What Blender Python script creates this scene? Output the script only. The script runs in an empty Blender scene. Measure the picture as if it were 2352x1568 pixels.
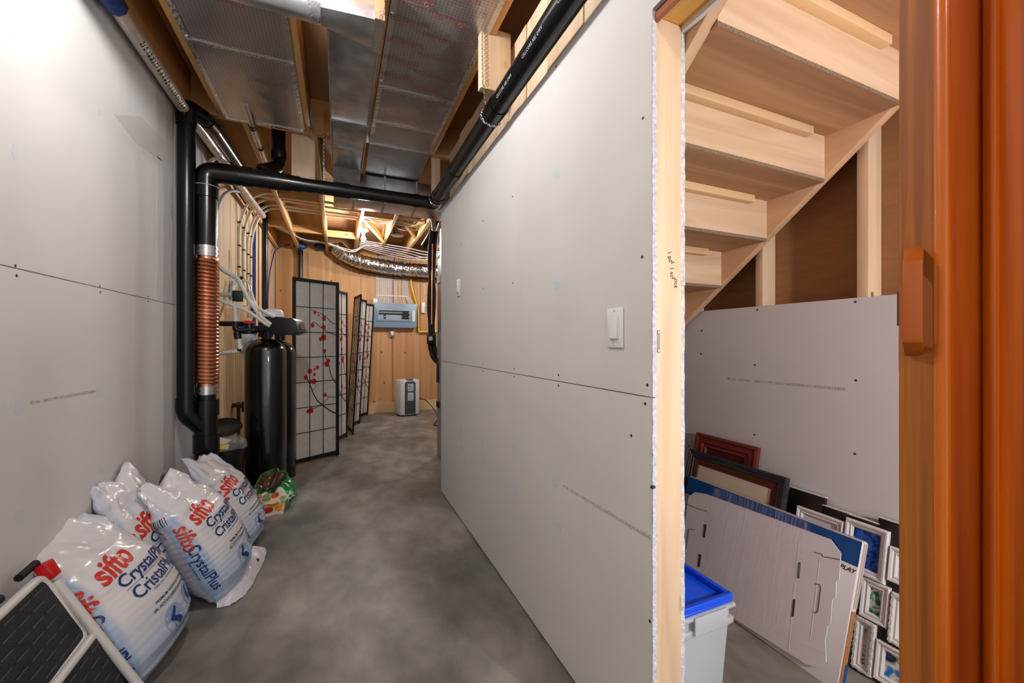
import bpy, bmesh, math, random
from mathutils import Vector, Matrix, noise
random.seed(7)
R = math.radians
col = bpy.context.scene.collection
sc = bpy.context.scene

# ------------------------------------------------------------------ camera
FPX, CX, CY, TH, CAMZ = 930.0, 1176.0, 787.0, R(23.3), 1.15
cam_d = bpy.data.cameras.new('camera'); cam = bpy.data.objects.new('camera', cam_d); col.objects.link(cam)
cam.location = (0, 0, CAMZ); cam.rotation_euler = (R(90), 0, -TH)
cam_d.sensor_width = 36; cam_d.lens = FPX / 2352 * 36; cam_d.shift_y = 3 / 2352; cam_d.clip_start = .02
sc.camera = cam

# ------------------------------------------------------------------ world, exposure
w = bpy.data.worlds.new('world'); sc.world = w; w.use_nodes = True
w.node_tree.nodes['Background'].inputs[0].default_value = (.97, .985, 1.0, 1)
w.node_tree.nodes['Background'].inputs[1].default_value = 1.25
sc.view_settings.view_transform = 'Standard'; sc.view_settings.look = 'None'
sc.view_settings.exposure = 0.22; sc.view_settings.gamma = 1; sc.view_settings.use_curve_mapping = False
sc.cycles.use_denoising = True; sc.cycles.sample_clamp_indirect = 6; sc.cycles.max_bounces = 10
sc.cycles.caustics_reflective = False; sc.cycles.caustics_refractive = False
# bare bulbs of the basement: position and emission strength (their holders are built further down); the last one is added, unseen, to brighten the closet
BULBS = [(.30, 5.45, 2.47, 900.), (1.95, 5.4, 2.47, 1200.), (-.20, 1.46, 2.46, 860.), (.10, -1.15, 2.47, 600.), (1.32, -.80, 1.30, 1650.)]

# ------------------------------------------------------------------ photo pixel -> point on a known plane
ST, CT = math.sin(TH), math.cos(TH)
def ray(px, py):
    l = (px - CX) / FPX
    return Vector((CT * l + ST, CT - ST * l, (CY - py) / FPX))
O3 = Vector((0, 0, CAMZ))
def atX(px, py, X): d = ray(px, py); return O3 + d * (X / d.x)
def atY(px, py, Y): d = ray(px, py); return O3 + d * (Y / d.y)
def atZ(px, py, Z): d = ray(px, py); return O3 + d * ((Z - CAMZ) / d.z)
def atP(px, py, p0, n):
    d = ray(px, py); p0 = Vector(p0); n = Vector(n)
    return O3 + d * ((p0 - O3).dot(n) / d.dot(n))

# ------------------------------------------------------------------ materials
def lin(c):
    return tuple(((v / 255) / 12.92 if v / 255 <= .04045 else ((v / 255 + .055) / 1.055) ** 2.4) for v in c) + (1,)
MATS = {}
def mat(name, c1, c2=None, scale=5., stretch=(1, 1, 1), rough=.55, metal=0., bump=0., bscale=None, detail=4., lo=.35, hi=.65,
        rand=0., c3=None, emit=0., alpha=None, trans=0., coat=0., spec=.5, dist=0., knots=None, bstretch=None, ior=1.45):
    if name in MATS: return MATS[name]
    m = bpy.data.materials.new(name); m.use_nodes = True; MATS[name] = m
    nt = m.node_tree; N = nt.nodes; L = nt.links; b = N['Principled BSDF']
    b.inputs['Base Color'].default_value = lin(c1); b.inputs['Roughness'].default_value = rough
    b.inputs['Metallic'].default_value = metal; b.inputs['Coat Weight'].default_value = coat
    b.inputs['Specular IOR Level'].default_value = spec; b.inputs['Transmission Weight'].default_value = trans
    b.inputs['IOR'].default_value = ior
    if alpha is not None: b.inputs['Alpha'].default_value = alpha
    if emit: b.inputs['Emission Color'].default_value = lin(c1); b.inputs['Emission Strength'].default_value = emit
    if c2 or bump:
        tc = N.new('ShaderNodeTexCoord'); mp = N.new('ShaderNodeMapping'); mp.inputs['Scale'].default_value = stretch
        L.new(tc.outputs['Object'], mp.inputs[0])
        if rand:
            oi = N.new('ShaderNodeObjectInfo'); mu = N.new('ShaderNodeVectorMath'); mu.operation = 'SCALE'
            cv = N.new('ShaderNodeCombineXYZ')
            for i in range(3): L.new(oi.outputs['Random'], cv.inputs[i])
            L.new(cv.outputs[0], mu.inputs[0]); mu.inputs['Scale'].default_value = 17 * rand
            L.new(mu.outputs[0], mp.inputs['Location'])
        nz = N.new('ShaderNodeTexNoise'); nz.inputs['Scale'].default_value = scale; nz.inputs['Detail'].default_value = detail
        nz.inputs['Distortion'].default_value = dist
        L.new(mp.outputs[0], nz.inputs['Vector'])
        out = None
        if c2:
            rp = N.new('ShaderNodeValToRGB'); L.new(nz.outputs['Fac'], rp.inputs[0])
            e = rp.color_ramp.elements; e[0].position = lo; e[0].color = lin(c1); e[1].position = hi; e[1].color = lin(c2)
            if c3: x = rp.color_ramp.elements.new((lo + hi) / 2); x.color = lin(c3)
            out = rp.outputs[0]
            if rand:
                hs = N.new('ShaderNodeHueSaturation'); ma = N.new('ShaderNodeMapRange')
                L.new(oi.outputs['Random'], ma.inputs[0]); ma.inputs[3].default_value = 1 - .14 * rand; ma.inputs[4].default_value = 1 + .1 * rand
                L.new(ma.outputs[0], hs.inputs['Value']); L.new(out, hs.inputs['Color']); out = hs.outputs[0]
            if knots:
                ks, kst, kr, kc = knots
                km = N.new('ShaderNodeMapping'); km.inputs['Scale'].default_value = kst; L.new(tc.outputs['Object'], km.inputs[0])
                vo = N.new('ShaderNodeTexVoronoi'); vo.inputs['Scale'].default_value = ks; L.new(km.outputs[0], vo.inputs['Vector'])
                kr_ = N.new('ShaderNodeValToRGB'); L.new(vo.outputs['Distance'], kr_.inputs[0])
                kr_.color_ramp.elements[0].position = kr * .4; kr_.color_ramp.elements[0].color = (1, 1, 1, 1)
                kr_.color_ramp.elements[1].position = kr; kr_.color_ramp.elements[1].color = (0, 0, 0, 1)
                mx = N.new('ShaderNodeMix'); mx.data_type = 'RGBA'; L.new(kr_.outputs[0], mx.inputs[0])
                L.new(out, mx.inputs[6]); mx.inputs[7].default_value = lin(kc); out = mx.outputs[2]
            L.new(out, b.inputs['Base Color'])
        if bump:
            bp = N.new('ShaderNodeBump'); bp.inputs['Strength'].default_value = bump; bp.inputs['Distance'].default_value = .01
            if bscale:
                n2 = N.new('ShaderNodeTexNoise'); n2.inputs['Scale'].default_value = bscale; n2.inputs['Detail'].default_value = 3
                if bstretch:
                    m2 = N.new('ShaderNodeMapping'); m2.inputs['Scale'].default_value = bstretch
                    L.new(tc.outputs['Object'], m2.inputs[0]); L.new(m2.outputs[0], n2.inputs['Vector'])
                else: L.new(tc.outputs['Object'], n2.inputs['Vector'])
                L.new(n2.outputs['Fac'], bp.inputs['Height'])
            else: L.new(nz.outputs['Fac'], bp.inputs['Height'])
            L.new(bp.outputs[0], b.inputs['Normal'])
    return m
def wood(name, c1, c2, axis, scale=9., rough=.6, c3=None, knots=None, rand=1., squash=.06, coat=0., bump=.04, lo=.3, hi=.7, dist=.6):
    st = [1, 1, 1]; st['XYZ'.index(axis)] = squash
    return mat(name, c1, c2, scale=scale, stretch=tuple(st), rough=rough, c3=c3, knots=knots, rand=rand, bump=bump, coat=coat, detail=5, lo=lo, hi=hi, dist=dist)
def attr_mat(name, rough=.4, bump=0., bscale=60., coat=0., attr='Col'):
    m = bpy.data.materials.new(name); m.use_nodes = True; N = m.node_tree.nodes; L = m.node_tree.links; b = N['Principled BSDF']
    a = N.new('ShaderNodeVertexColor'); a.layer_name = attr; L.new(a.outputs[0], b.inputs['Base Color'])
    b.inputs['Roughness'].default_value = rough; b.inputs['Coat Weight'].default_value = coat
    if bump:
        tc = N.new('ShaderNodeTexCoord'); nz = N.new('ShaderNodeTexNoise'); nz.inputs['Scale'].default_value = bscale; L.new(tc.outputs['Object'], nz.inputs['Vector'])
        bp = N.new('ShaderNodeBump'); bp.inputs['Strength'].default_value = bump; bp.inputs['Distance'].default_value = .01
        L.new(nz.outputs['Fac'], bp.inputs['Height']); L.new(bp.outputs[0], b.inputs['Normal'])
    return m

# ------------------------------------------------------------------ mesh helpers
def fillet(pts, r, n=6):
    pts = [Vector(p) for p in pts]; out = [pts[0]]
    for i in range(1, len(pts) - 1):
        a, b, c = pts[i - 1], pts[i], pts[i + 1]
        d1 = (a - b); d2 = (c - b); l1, l2 = d1.length, d2.length
        rr = min(r, l1 * .49, l2 * .49); p1 = b + d1 / l1 * rr; p2 = b + d2 / l2 * rr
        for k in range(n + 1):
            t = k / n; out.append(p1 * (1 - t) ** 2 + b * 2 * t * (1 - t) + p2 * t * t)
    out.append(pts[-1]); return out
class MB:
    def __init__(s): s.v = []; s.f = []; s.s = []; s.m = []
    def add(s, vs, fs, smooth=False, mi=0):
        o = len(s.v); s.v += [Vector(p) for p in vs]
        for f in fs: s.f.append([i + o for i in f]); s.s.append(smooth); s.m.append(mi)
        return s
    def box(s, x0, x1, y0, y1, z0, z1, mi=0):
        return s.add([(x, y, z) for z in (z0, z1) for y in (y0, y1) for x in (x0, x1)],
                     [(0, 2, 3, 1), (4, 5, 7, 6), (0, 1, 5, 4), (2, 6, 7, 3), (0, 4, 6, 2), (1, 3, 7, 5)], mi=mi)
    def obox(s, c, u, v, w_, hu, hv, hw, mi=0):
        c = Vector(c); u = Vector(u).normalized() * hu; v = Vector(v).normalized() * hv; w_ = Vector(w_).normalized() * hw
        return s.add([c + u * a + v * b + w_ * d for d in (-1, 1) for b in (-1, 1) for a in (-1, 1)],
                     [(0, 2, 3, 1), (4, 5, 7, 6), (0, 1, 5, 4), (2, 6, 7, 3), (0, 4, 6, 2), (1, 3, 7, 5)], mi=mi)
    def bar(s, a, b, w_, h, up=(0, 0, 1)):
        a = Vector(a); b = Vector(b); d = (b - a).normalized(); up = Vector(up)
        u = d.cross(up)
        if u.length < 1e-4: u = d.cross(Vector((1, 0, 0)))
        u.normalize(); v = u.cross(d)
        return s.obox((a + b) / 2, d, u, v, (b - a).length / 2, w_ / 2, h / 2)
    def prism(s, poly, vec, mi=0, smooth=False):
        poly = [Vector(p) for p in poly]; vec = Vector(vec); n = len(poly)
        s.add(poly + [p + vec for p in poly], [list(range(n))[::-1], list(range(n, 2 * n))], False, mi)
        o = len(s.v) - 2 * n
        for i in range(n):
            j = (i + 1) % n; s.f.append([o + i, o + j, o + n + j, o + n + i]); s.s.append(smooth); s.m.append(mi)
        return s
    def tube(s, pts, r, n=12, caps=True, rs=None, mi=0, closed=False):
        pts = [Vector(p) for p in pts]; k = len(pts); T = []
        for i in range(k):
            a = pts[(i - 1) % k if closed else max(i - 1, 0)]; b = pts[(i + 1) % k if closed else min(i + 1, k - 1)]
            T.append((b - a).normalized())
        u = T[0].orthogonal().normalized(); vs = []
        for i in range(k):
            u = (u - T[i] * u.dot(T[i])); u.normalize(); v = T[i].cross(u); rr = rs[i] if rs else r
            for j in range(n):
                a = 2 * math.pi * j / n; vs.append(pts[i] + (u * math.cos(a) + v * math.sin(a)) * rr)
        fs = []
        for i in range(k if closed else k - 1):
            i2 = (i + 1) % k
            for j in range(n):
                j2 = (j + 1) % n; fs.append((i * n + j, i * n + j2, i2 * n + j2, i2 * n + j))
        o = len(s.v); s.add(vs, fs, True, mi)
        if caps and not closed:
            s.f.append([o + j for j in range(n)][::-1]); s.s.append(False); s.m.append(mi)
            s.f.append([o + (k - 1) * n + j for j in range(n)]); s.s.append(False); s.m.append(mi)
        return s
    def lathe(s, prof, org, ax=(0, 0, 1), n=24, mi=0, smooth=True):
        org = Vector(org); ax = Vector(ax).normalized(); u = ax.orthogonal().normalized(); v = ax.cross(u); vs = []
        for (r, z) in prof:
            for j in range(n):
                a = 2 * math.pi * j / n; vs.append(org + ax * z + (u * math.cos(a) + v * math.sin(a)) * max(r, 1e-4))
        fs = []
        for i in range(len(prof) - 1):
            for j in range(n):
                j2 = (j + 1) % n; fs.append((i * n + j, i * n + j2, (i + 1) * n + j2, (i + 1) * n + j))
        return s.add(vs, fs, smooth, mi)
    def grid(s, P, smooth=True, mi=0, wrap=False):
        h = len(P); w_ = len(P[0]); fs = []
        for i in range(h - 1):
            for j in range(w_ if wrap else w_ - 1):
                j2 = (j + 1) % w_; fs.append((i * w_ + j, i * w_ + j2, (i + 1) * w_ + j2, (i + 1) * w_ + j))
        return s.add([p for r_ in P for p in r_], fs, smooth, mi)
    def build(s, name, m, parent=None, bevel=0., sharp=40, cols=None, org=None):
        me = bpy.data.meshes.new(name); off = Vector((0, 0, 0)); o = None
        if parent is not None: off = wloc(parent)
        elif org is not None: off = Vector(org)
        else:
            xs = [p.x for p in s.v]; ys = [p.y for p in s.v]; off = Vector(((min(xs) + max(xs)) / 2, (min(ys) + max(ys)) / 2, min(p.z for p in s.v)))
        me.from_pydata([p - off for p in s.v], [], s.f)
        me.polygons.foreach_set('use_smooth', s.s); me.polygons.foreach_set('material_index', s.m)
        for mm in (m if isinstance(m, (list, tuple)) else [m]): me.materials.append(mm)
        if bevel:
            bm = bmesh.new(); bm.from_mesh(me); bmesh.ops.recalc_face_normals(bm, faces=bm.faces)
            es = [e for e in bm.edges if len(e.link_faces) == 2 and e.calc_face_angle(0) > R(30)]
            bmesh.ops.bevel(bm, geom=es, offset=bevel, segments=2, affect='EDGES', profile=.5, clamp_overlap=True)
            for f in bm.faces: f.smooth = True
            bm.to_mesh(me); bm.free(); me.set_sharp_from_angle(angle=R(50))
        else:
            bm = bmesh.new(); bm.from_mesh(me); bmesh.ops.recalc_face_normals(bm, faces=bm.faces); bm.to_mesh(me); bm.free()
            if any(s.s): me.set_sharp_from_angle(angle=R(sharp))
        if cols:
            ca = me.color_attributes.new('Col', 'FLOAT_COLOR', 'POINT')
            for i, c in enumerate(cols): ca.data[i].color = c
        me.update()
        o = bpy.data.objects.new(name, me); col.objects.link(o)
        if parent is not None: o.parent = parent
        else: o.location = off
        return o
def wloc(o):
    p = Vector(o.location)
    while o.parent: o = o.parent; p += Vector(o.location)
    return p
def tag(o, label=None, cat=None, group=None, kind=None):
    if label: o['label'] = label
    if cat: o['category'] = cat
    if group: o['group'] = group
    if kind: o['kind'] = kind
    return o
def thing(name, loc, label=None, cat=None, group=None, kind=None):
    o = bpy.data.objects.new(name, None); col.objects.link(o); o.location = loc; o.empty_display_size = .1
    return tag(o, label, cat, group, kind)
def B(name, m, parent, x0, x1, y0, y1, z0, z1, bevel=0.): return MB().box(x0, x1, y0, y1, z0, z1).build(name, m, parent, bevel)
def tb(name, m, parent, pts, r, n=12, rs=None, caps=True): return MB().tube(pts, r, n, caps, rs).build(name, m, parent)
def text2d(txt, size, shear=0., bold=0., align='CENTER', space=1., res=2):
    cu = bpy.data.curves.new('t', 'FONT'); cu.body = txt; cu.size = size; cu.shear = shear; cu.align_x = align; cu.align_y = 'CENTER'
    cu.offset = bold * size; cu.fill_mode = 'FRONT'; cu.resolution_u = res; cu.space_character = space
    ob = bpy.data.objects.new('t', cu); col.objects.link(ob); me = bpy.data.meshes.new_from_object(ob)
    vs = [(v.co.x, v.co.y) for v in me.vertices]; fs = [tuple(p.vertices) for p in me.polygons]
    bpy.data.objects.remove(ob); bpy.data.curves.remove(cu); bpy.data.meshes.remove(me)
    return vs, fs
def flat_text(name, txt, size, m, parent, org, ux, uy, shear=0., bold=0., align='CENTER', space=1.):
    vs, fs = text2d(txt, size, shear, bold, align, space); org = Vector(org); ux = Vector(ux).normalized(); uy = Vector(uy).normalized()
    return MB().add([org + ux * x + uy * y for x, y in vs], fs).build(name, m, parent)

# common materials
drywall = mat('drywall_paper', (207, 206, 204), (213, 211, 209), scale=3, rough=.85, bump=.02, bscale=120)
drywall2 = mat('drywall_paper_bluish', (203, 205, 210), (208, 209, 212), scale=3, rough=.85)
mud1 = mat('joint_compound', (196, 191, 187), (201, 196, 192), scale=6, rough=.9, bump=.05, bscale=40)
mud2 = mat('joint_compound_pale', (200, 198, 197), (204, 202, 200), scale=6, rough=.9)
patch = mat('blue_filler', (194, 206, 212), (202, 209, 212), scale=20, rough=.9)
gyps = mat('gypsum_edge', (214, 214, 218), (185, 185, 190), scale=90, rough=.95, bump=.5, bscale=150)
screwm = mat('black_screw', (28, 28, 28), rough=.5)
pineZ = wood('pine_vertical', (204, 172, 138), (228, 204, 174), 'Z', 16, c3=(219, 191, 158), knots=(6, (1, 1, .4), .1, (158, 104, 60)))
pineY = wood('pine_along_hall', (205, 158, 100), (226, 184, 128), 'Y', 14, c3=(216, 172, 116), knots=(3., (1, .5, 1), .07, (120, 70, 35)))
pineX = wood('pine_across_hall', (202, 152, 92), (224, 180, 122), 'X', 14, c3=(214, 168, 110), knots=(3., (.5, 1, 1), .07, (120, 70, 35)))
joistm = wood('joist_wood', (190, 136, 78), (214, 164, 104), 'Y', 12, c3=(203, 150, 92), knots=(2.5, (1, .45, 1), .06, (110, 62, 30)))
subfl = wood('subfloor_plywood', (196, 146, 98), (216, 170, 124), 'Y', 8, c3=(206, 158, 110), knots=(2.2, (1, .6, 1), .08, (140, 84, 44)))
plyfar = wood('plywood_panel_wall', (184, 136, 90), (212, 168, 120), 'Z', 7, c3=(200, 152, 104), knots=(6.5, (1, 0, .8), .12, (104, 62, 34)), dist=1.6)
plyleft = wood('plywood_pale_wall', (196, 160, 118), (232, 206, 168), 'Z', 16, c3=(218, 188, 148), knots=(8., (0, 1, .45), .09, (140, 96, 56)))
abs_ = mat('black_abs', (9, 9, 10), (14, 14, 15), scale=30, rough=.26, bump=.03, bscale=60)
abs2 = mat('black_abs_fitting', (9, 9, 10), rough=.24)
absmark = mat('pipe_print', (190, 200, 205), rough=.6)
galv = mat('galvanised_steel', (176, 180, 184), (205, 208, 210), scale=14, rough=.3, metal=.95, bump=.015, bscale=5, rand=.6)
galvd = mat('galvanised_dull', (150, 152, 155), (175, 178, 180), scale=20, rough=.42, metal=.9)
steel = mat('steel_bright', (200, 200, 200), rough=.25, metal=1)
pexw = mat('pex_white', (222, 212, 188), (232, 224, 204), scale=8, rough=.4)
pexg = mat('pex_grey_white', (205, 204, 198), (216, 214, 208), scale=8, rough=.4)
cablew = mat('cable_white', (225, 224, 222), rough=.45)
bluew = mat('blue_plastic_pipe', (38, 52, 130), rough=.4)
bluet = mat('blue_tape', (22, 44, 104), (40, 66, 130), scale=40, rough=.35, bump=.3)
black = mat('black_plastic', (20, 20, 22), rough=.38)
blackm = mat('black_matt', (16, 16, 17), rough=.6)
whitep = mat('white_plastic', (226, 228, 230), rough=.35)
# ================================================================== FLOOR
def concrete():
    m = bpy.data.materials.new('concrete'); m.use_nodes = True; N = m.node_tree.nodes; L = m.node_tree.links; b = N['Principled BSDF']
    tc = N.new('ShaderNodeTexCoord')
    def nz(s, d, dist=0., st=None):
        n = N.new('ShaderNodeTexNoise'); n.inputs['Scale'].default_value = s; n.inputs['Detail'].default_value = d; n.inputs['Distortion'].default_value = dist
        if st:
            mp = N.new('ShaderNodeMapping'); mp.inputs['Scale'].default_value = st; mp.inputs['Rotation'].default_value = (0, 0, .5)
            L.new(tc.outputs['Object'], mp.inputs[0]); L.new(mp.outputs[0], n.inputs['Vector'])
        else: L.new(tc.outputs['Object'], n.inputs['Vector'])
        return n
    a = nz(1.7, 9, .15); r1 = N.new('ShaderNodeValToRGB'); L.new(a.outputs['Fac'], r1.inputs[0])
    e = r1.color_ramp.elements; e[0].position = .34; e[0].color = lin((106, 105, 102)); e[1].position = .68; e[1].color = lin((160, 157, 150))
    x = e.new(.5); x.color = lin((132, 130, 125))
    c = nz(7, 12, .25, (1, .6, 1)); r2 = N.new('ShaderNodeValToRGB'); L.new(c.outputs['Fac'], r2.inputs[0])
    e = r2.color_ramp.elements; e[0].position = .36; e[0].color = lin((96, 96, 98)); e[1].position = .68; e[1].color = lin((212, 210, 206))
    mx = N.new('ShaderNodeMix'); mx.data_type = 'RGBA'; mx.blend_type = 'OVERLAY'; mx.inputs[0].default_value = .5
    L.new(r1.outputs[0], mx.inputs[6]); L.new(r2.outputs[0], mx.inputs[7])
    p = nz(2.3, 3, .4); r3 = N.new('ShaderNodeValToRGB'); L.new(p.outputs['Fac'], r3.inputs[0])
    e = r3.color_ramp.elements; e[0].position = .6; e[0].color = (0, 0, 0, 1); e[1].position = .72; e[1].color = (.55, .55, .55, 1)
    m2 = N.new('ShaderNodeMix'); m2.data_type = 'RGBA'; L.new(r3.outputs[0], m2.inputs[0]); L.new(mx.outputs[2], m2.inputs[6]); m2.inputs[7].default_value = lin((150, 142, 130))
    L.new(m2.outputs[2], b.inputs['Base Color'])
    rr = N.new('ShaderNodeMapRange'); L.new(a.outputs['Fac'], rr.inputs[0]); rr.inputs[3].default_value = .3; rr.inputs[4].default_value = .55; L.new(rr.outputs[0], b.inputs['Roughness'])
    bp = N.new('ShaderNodeBump'); bp.inputs['Strength'].default_value = .12; bp.inputs['Distance'].default_value = .01; L.new(c.outputs['Fac'], bp.inputs['Height']); L.new(bp.outputs[0], b.inputs['Normal'])
    return m
conc = concrete()
fl = tag(MB().box(-1.1, 3.7, -2.6, 7.12, -.1, 0).build('floor', conc), 'grey mottled concrete basement floor', kind='structure')

# ================================================================== WALL LEFT
XL = -.860
wl = tag(MB().box(-.98, -.8735, -2.4, 3.47, 0, 2.57).build('wall_left', pineZ), 'long drywall partition on the left of the hall', kind='structure')
B('drywall_sheet', drywall, wl, -.873, XL, -2.4, 2.985, 1.3685, 2.565)
B('drywall_sheet', drywall, wl, -.873, XL, -2.4, 2.985, .012, 1.3655)
B('drywall_sheet', drywall2, wl, -.873, XL, 2.988, 3.47, 1.3685, 2.565)
B('drywall_sheet', drywall2, wl, -.873, XL, 2.988, 3.47, .012, 1.3655)
def wall_patch(parent, X, pts, m, name='joint_compound', jag=.006, out=1):
    P = [atX(px, py, X) for px, py in pts]; Q = []
    for i in range(len(P)):
        a, b = P[i], P[(i + 1) % len(P)]; k = max(1, int((b - a).length / .05))
        for j in range(k):
            q = a.lerp(b, j / k); q += Vector((0, random.uniform(-jag, jag), random.uniform(-jag, jag))); Q.append(q)
    return MB().prism([Vector((X, q.y, q.z)) for q in Q], (out * .0006, 0, 0)).build(name, m, parent)
wall_patch(wl, XL, [(366, 172), (409, 236), (405, 700), (394, 698), (394, 386), (357, 359), (312, 328), (262, 262), (324, 268), (380, 324), (380, 214)], mud1, jag=.002)
wall_patch(wl, XL, [(361, 358), (394, 386), (394, 697), (360, 690)], mud2)
wall_patch(wl, XL, [(394, 703), (405, 706), (402, 1010), (392, 1010)], mud1)
wall_patch(wl, XL, [(404, 400), (415, 425), (414, 440), (404, 415)], mud1, jag=.002)
wall_patch(wl, XL, [(404, 612), (417, 614), (417, 624), (404, 622)], mud1, jag=.002)
for (px, py, rx, ry) in [(33, 65, 11, 16), (33, 347, 9, 17), (232, 58, 5, 12), (228, 260, 5, 10), (335, 345, 10, 10), (340, 525, 4, 12), (43, 934, 15, 16), (45, 1185, 14, 17), (228, 905, 9, 9), (233, 1078, 6, 9)]:
    P = [(px + rx * math.cos(t) * random.uniform(.75, 1.15), py + ry * math.sin(t) * random.uniform(.75, 1.15)) for t in [k * math.pi / 6 for k in range(12)]]
    MB().prism([atX(a, b, XL) for a, b in P], (.0005, 0, 0)).build('filler_spot', patch, wl)
def screws(parent, X, pts, out=1, r=.0042):
    for px, py in pts:
        p = atX(px, py, X); MB().lathe([(r * .3, .0012), (r, .001), (r, -.002)], p, (out, 0, 0), 8).build('drywall_screw', screwm, parent)
screws(wl, XL, [(35, 610), (38, 633), (229, 657), (230, 671), (340, 681), (340, 692)])
# tall scratch and printed line on the lower sheet
MB().tube([atX(338, 145, XL + .001), atX(352, 170, XL + .001), atX(375, 205, XL + .001), atX(397, 232, XL + .001)], .0022, 6).build('pencil_scratch', mat('scratch_grey', (120, 116, 114), rough=.9), wl)
printm = mat('drywall_print', (150, 150, 152), rough=.9)
a, b_ = atX(222, 897, XL + .0008), atX(66, 925, XL + .0008)
flat_text('sheet_print', 'SHEETROCK\u00ae ULTRALIGHT CGC 366 2 CAN    F41122', .0145, printm, wl, (a + b_) / 2, (b_ - a), (0, 0, -1), space=1.05)

# pale plywood beyond it
wlp = tag(MB().box(-.99, -.885, 3.47, 7.0, 0, 2.57).build('wall_left_utility', pineZ), 'pale plywood wall beside the water softener', kind='structure')
ys = [3.47, 3.83, 4.05, 4.44, 5.05, 5.42, 5.86, 6.35, 7.0]
for i in range(len(ys) - 1):
    B('plywood_sheet', plyleft, wlp, -.885, -.868 + .002 * (i % 2), ys[i] + .002, ys[i + 1] - .002, .01, 2.56)

# ================================================================== WALL FAR
YF = 7.0
wf = tag(MB().box(-1.0, 3.6, YF + .02, YF + .12, 0, 2.57).build('wall_far', pineX), 'plywood end wall carrying the electrical panel', kind='structure')
xs = [-.86, -.42, .34, 1.30, 2.3, 3.6]
for i in range(len(xs) - 1): B('plywood_sheet', plyfar, wf, xs[i] + .0025, xs[i + 1] - .0025, YF + .001 * (i % 2), YF + .02, .15, 2.555)
B('bottom_plate', wood('pine_plate', (226, 190, 138), (236, 206, 158), 'X', 14), wf, -.84, 3.6, YF - .022, YF - .001, .0, .165)
tag(MB().box(3.6, 3.7, -2.4, 7.1, 0, 2.57).build('wall_right_utility', drywall), 'plain drywall wall closing the furnace room', kind='structure')

# ================================================================== WALL RIGHT (partition with the near end post)
XR, YE, YW = .732, .805, 3.08
wr = thing('wall_right', (.79, 1.9, 0), 'drywall partition with an exposed stud end beside the stairs', kind='structure')
B('drywall_sheet', drywall, wr, XR, .7448, YE - .004, YW, 1.0125, 2.178)
B('drywall_sheet', drywall, wr, XR, .7448, YE - .004, YW, .012, 1.0095)
# rough gypsum edges
def rough_edge(parent, x0, x1, y, z0, z1, depth=.003, name='gypsum_edge'):
    mb = MB(); n = int((z1 - z0) / .02)
    A = []; 
    for i in range(n + 1):
        z = z0 + (z1 - z0) * i / n; A.append([(x0 - random.uniform(0, .0012), y + .002, z), (x0 - random.uniform(0, .0015), y - random.uniform(.001, depth), z), (x1 + random.uniform(-.001, .001), y - random.uniform(.001, depth), z), (x1, y + .002, z)])
    mb.grid(A, smooth=False); return mb.build(name, gyps, parent)
rough_edge(wr, XR, .7445, YE - .004, .012, 1.0095); rough_edge(wr, XR, .7445, YE - .004, 1.0125, 1.985)
post = B('stud', pineZ, wr, .7455, .8335, YE, YE + .038, 0, 1.985, .0015)
for y in (1.20, 1.61, 2.02, 2.43, 2.84, 3.04): B('stud', pineZ, wr, .7455, .8335, y, y + .038, .038, 2.10, .0015)
yy = -.5
for d in (.3, .24, .33, .28, .22, .30, .26, .20, .31, .25, .28, .22, .30, .18):
    if yy + d < YW: B('blocking', pineZ, wr, .765 + random.uniform(0, .012), .8335, yy + .004, yy + d, 2.139, 2.57)
    yy += d
B('bottom_plate', pineY, wr, .7455, .8335, YE + .038, YW, 0, .038)
B('top_plate', pineY, wr, .7455, .8335, YE, YW, 2.10, 2.138)
B('drywall_sheet', drywall, wr, .834, .8468, YE + .012, 3.05, .9, 1.30)
B('drywall_sheet', drywall, wr, .834, .8468, YE + .004, 3.05, 1.30, 2.20)
B('drywall_sheet', drywall, wr, .834, .8468, YE + .006, 3.05, .012, .897)
rough_edge(wr, .834, .8466, YE + .004, .012, 1.30, .004); rough_edge(wr, .834, .8466, YE + .003, 1.302, 2.0, .004)
# header over the closet opening and its stained trim
B('header', wood('header_pine', (196, 140, 66), (216, 164, 90), 'Y', 12, knots=(7, (1, .5, 1), .07, (60, 34, 14))), wr, .755, .8335, -.5, YE, 1.985, 2.10)
B('drywall_sheet', drywall, wr, XR, .7448, -.5, YE - .004, 1.995, 2.178)
B('drywall_sheet', drywall, wr, .834, .8468, -.5, YE + .004, 1.97, 2.20)
stain = wood('stained_trim', (116, 52, 14), (160, 80, 26), 'Y', 16, rough=.22, coat=.6, rand=0)
MB().prism([(.7385, YE - .002, 1.985), (.7385, YE - .002, 1.968), (.7415, YE - .002, 1.962), (.7475, YE - .002, 1.963), (.750, YE - .002, 1.970), (.7545, YE - .002, 1.970), (.7545, YE - .002, 1.99), (.7455, YE - .002, 1.992)], (0, -1.2, 0)).build('head_trim', stain, wr)
screws(wr, XR, [(1277, 153), (1477, 271), (1475, 590), (1487, 884), (1177, 451), (1178, 650), (1110, 507), (1110, 662), (1181, 848), (1181, 865), (1283, 861), (1283, 885), (1110, 835), (1110, 852), (1482, 927), (1493, 1426), (1450, 1000), (1060, 838), (1060, 562)], -1, .004)
p = atX(1500, 1118, XR); MB().lathe([(.001, .006), (.0045, .005), (.0045, -.004)], p, (-1, 0, 0), 8).build('drywall_screw', screwm, wr)
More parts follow.
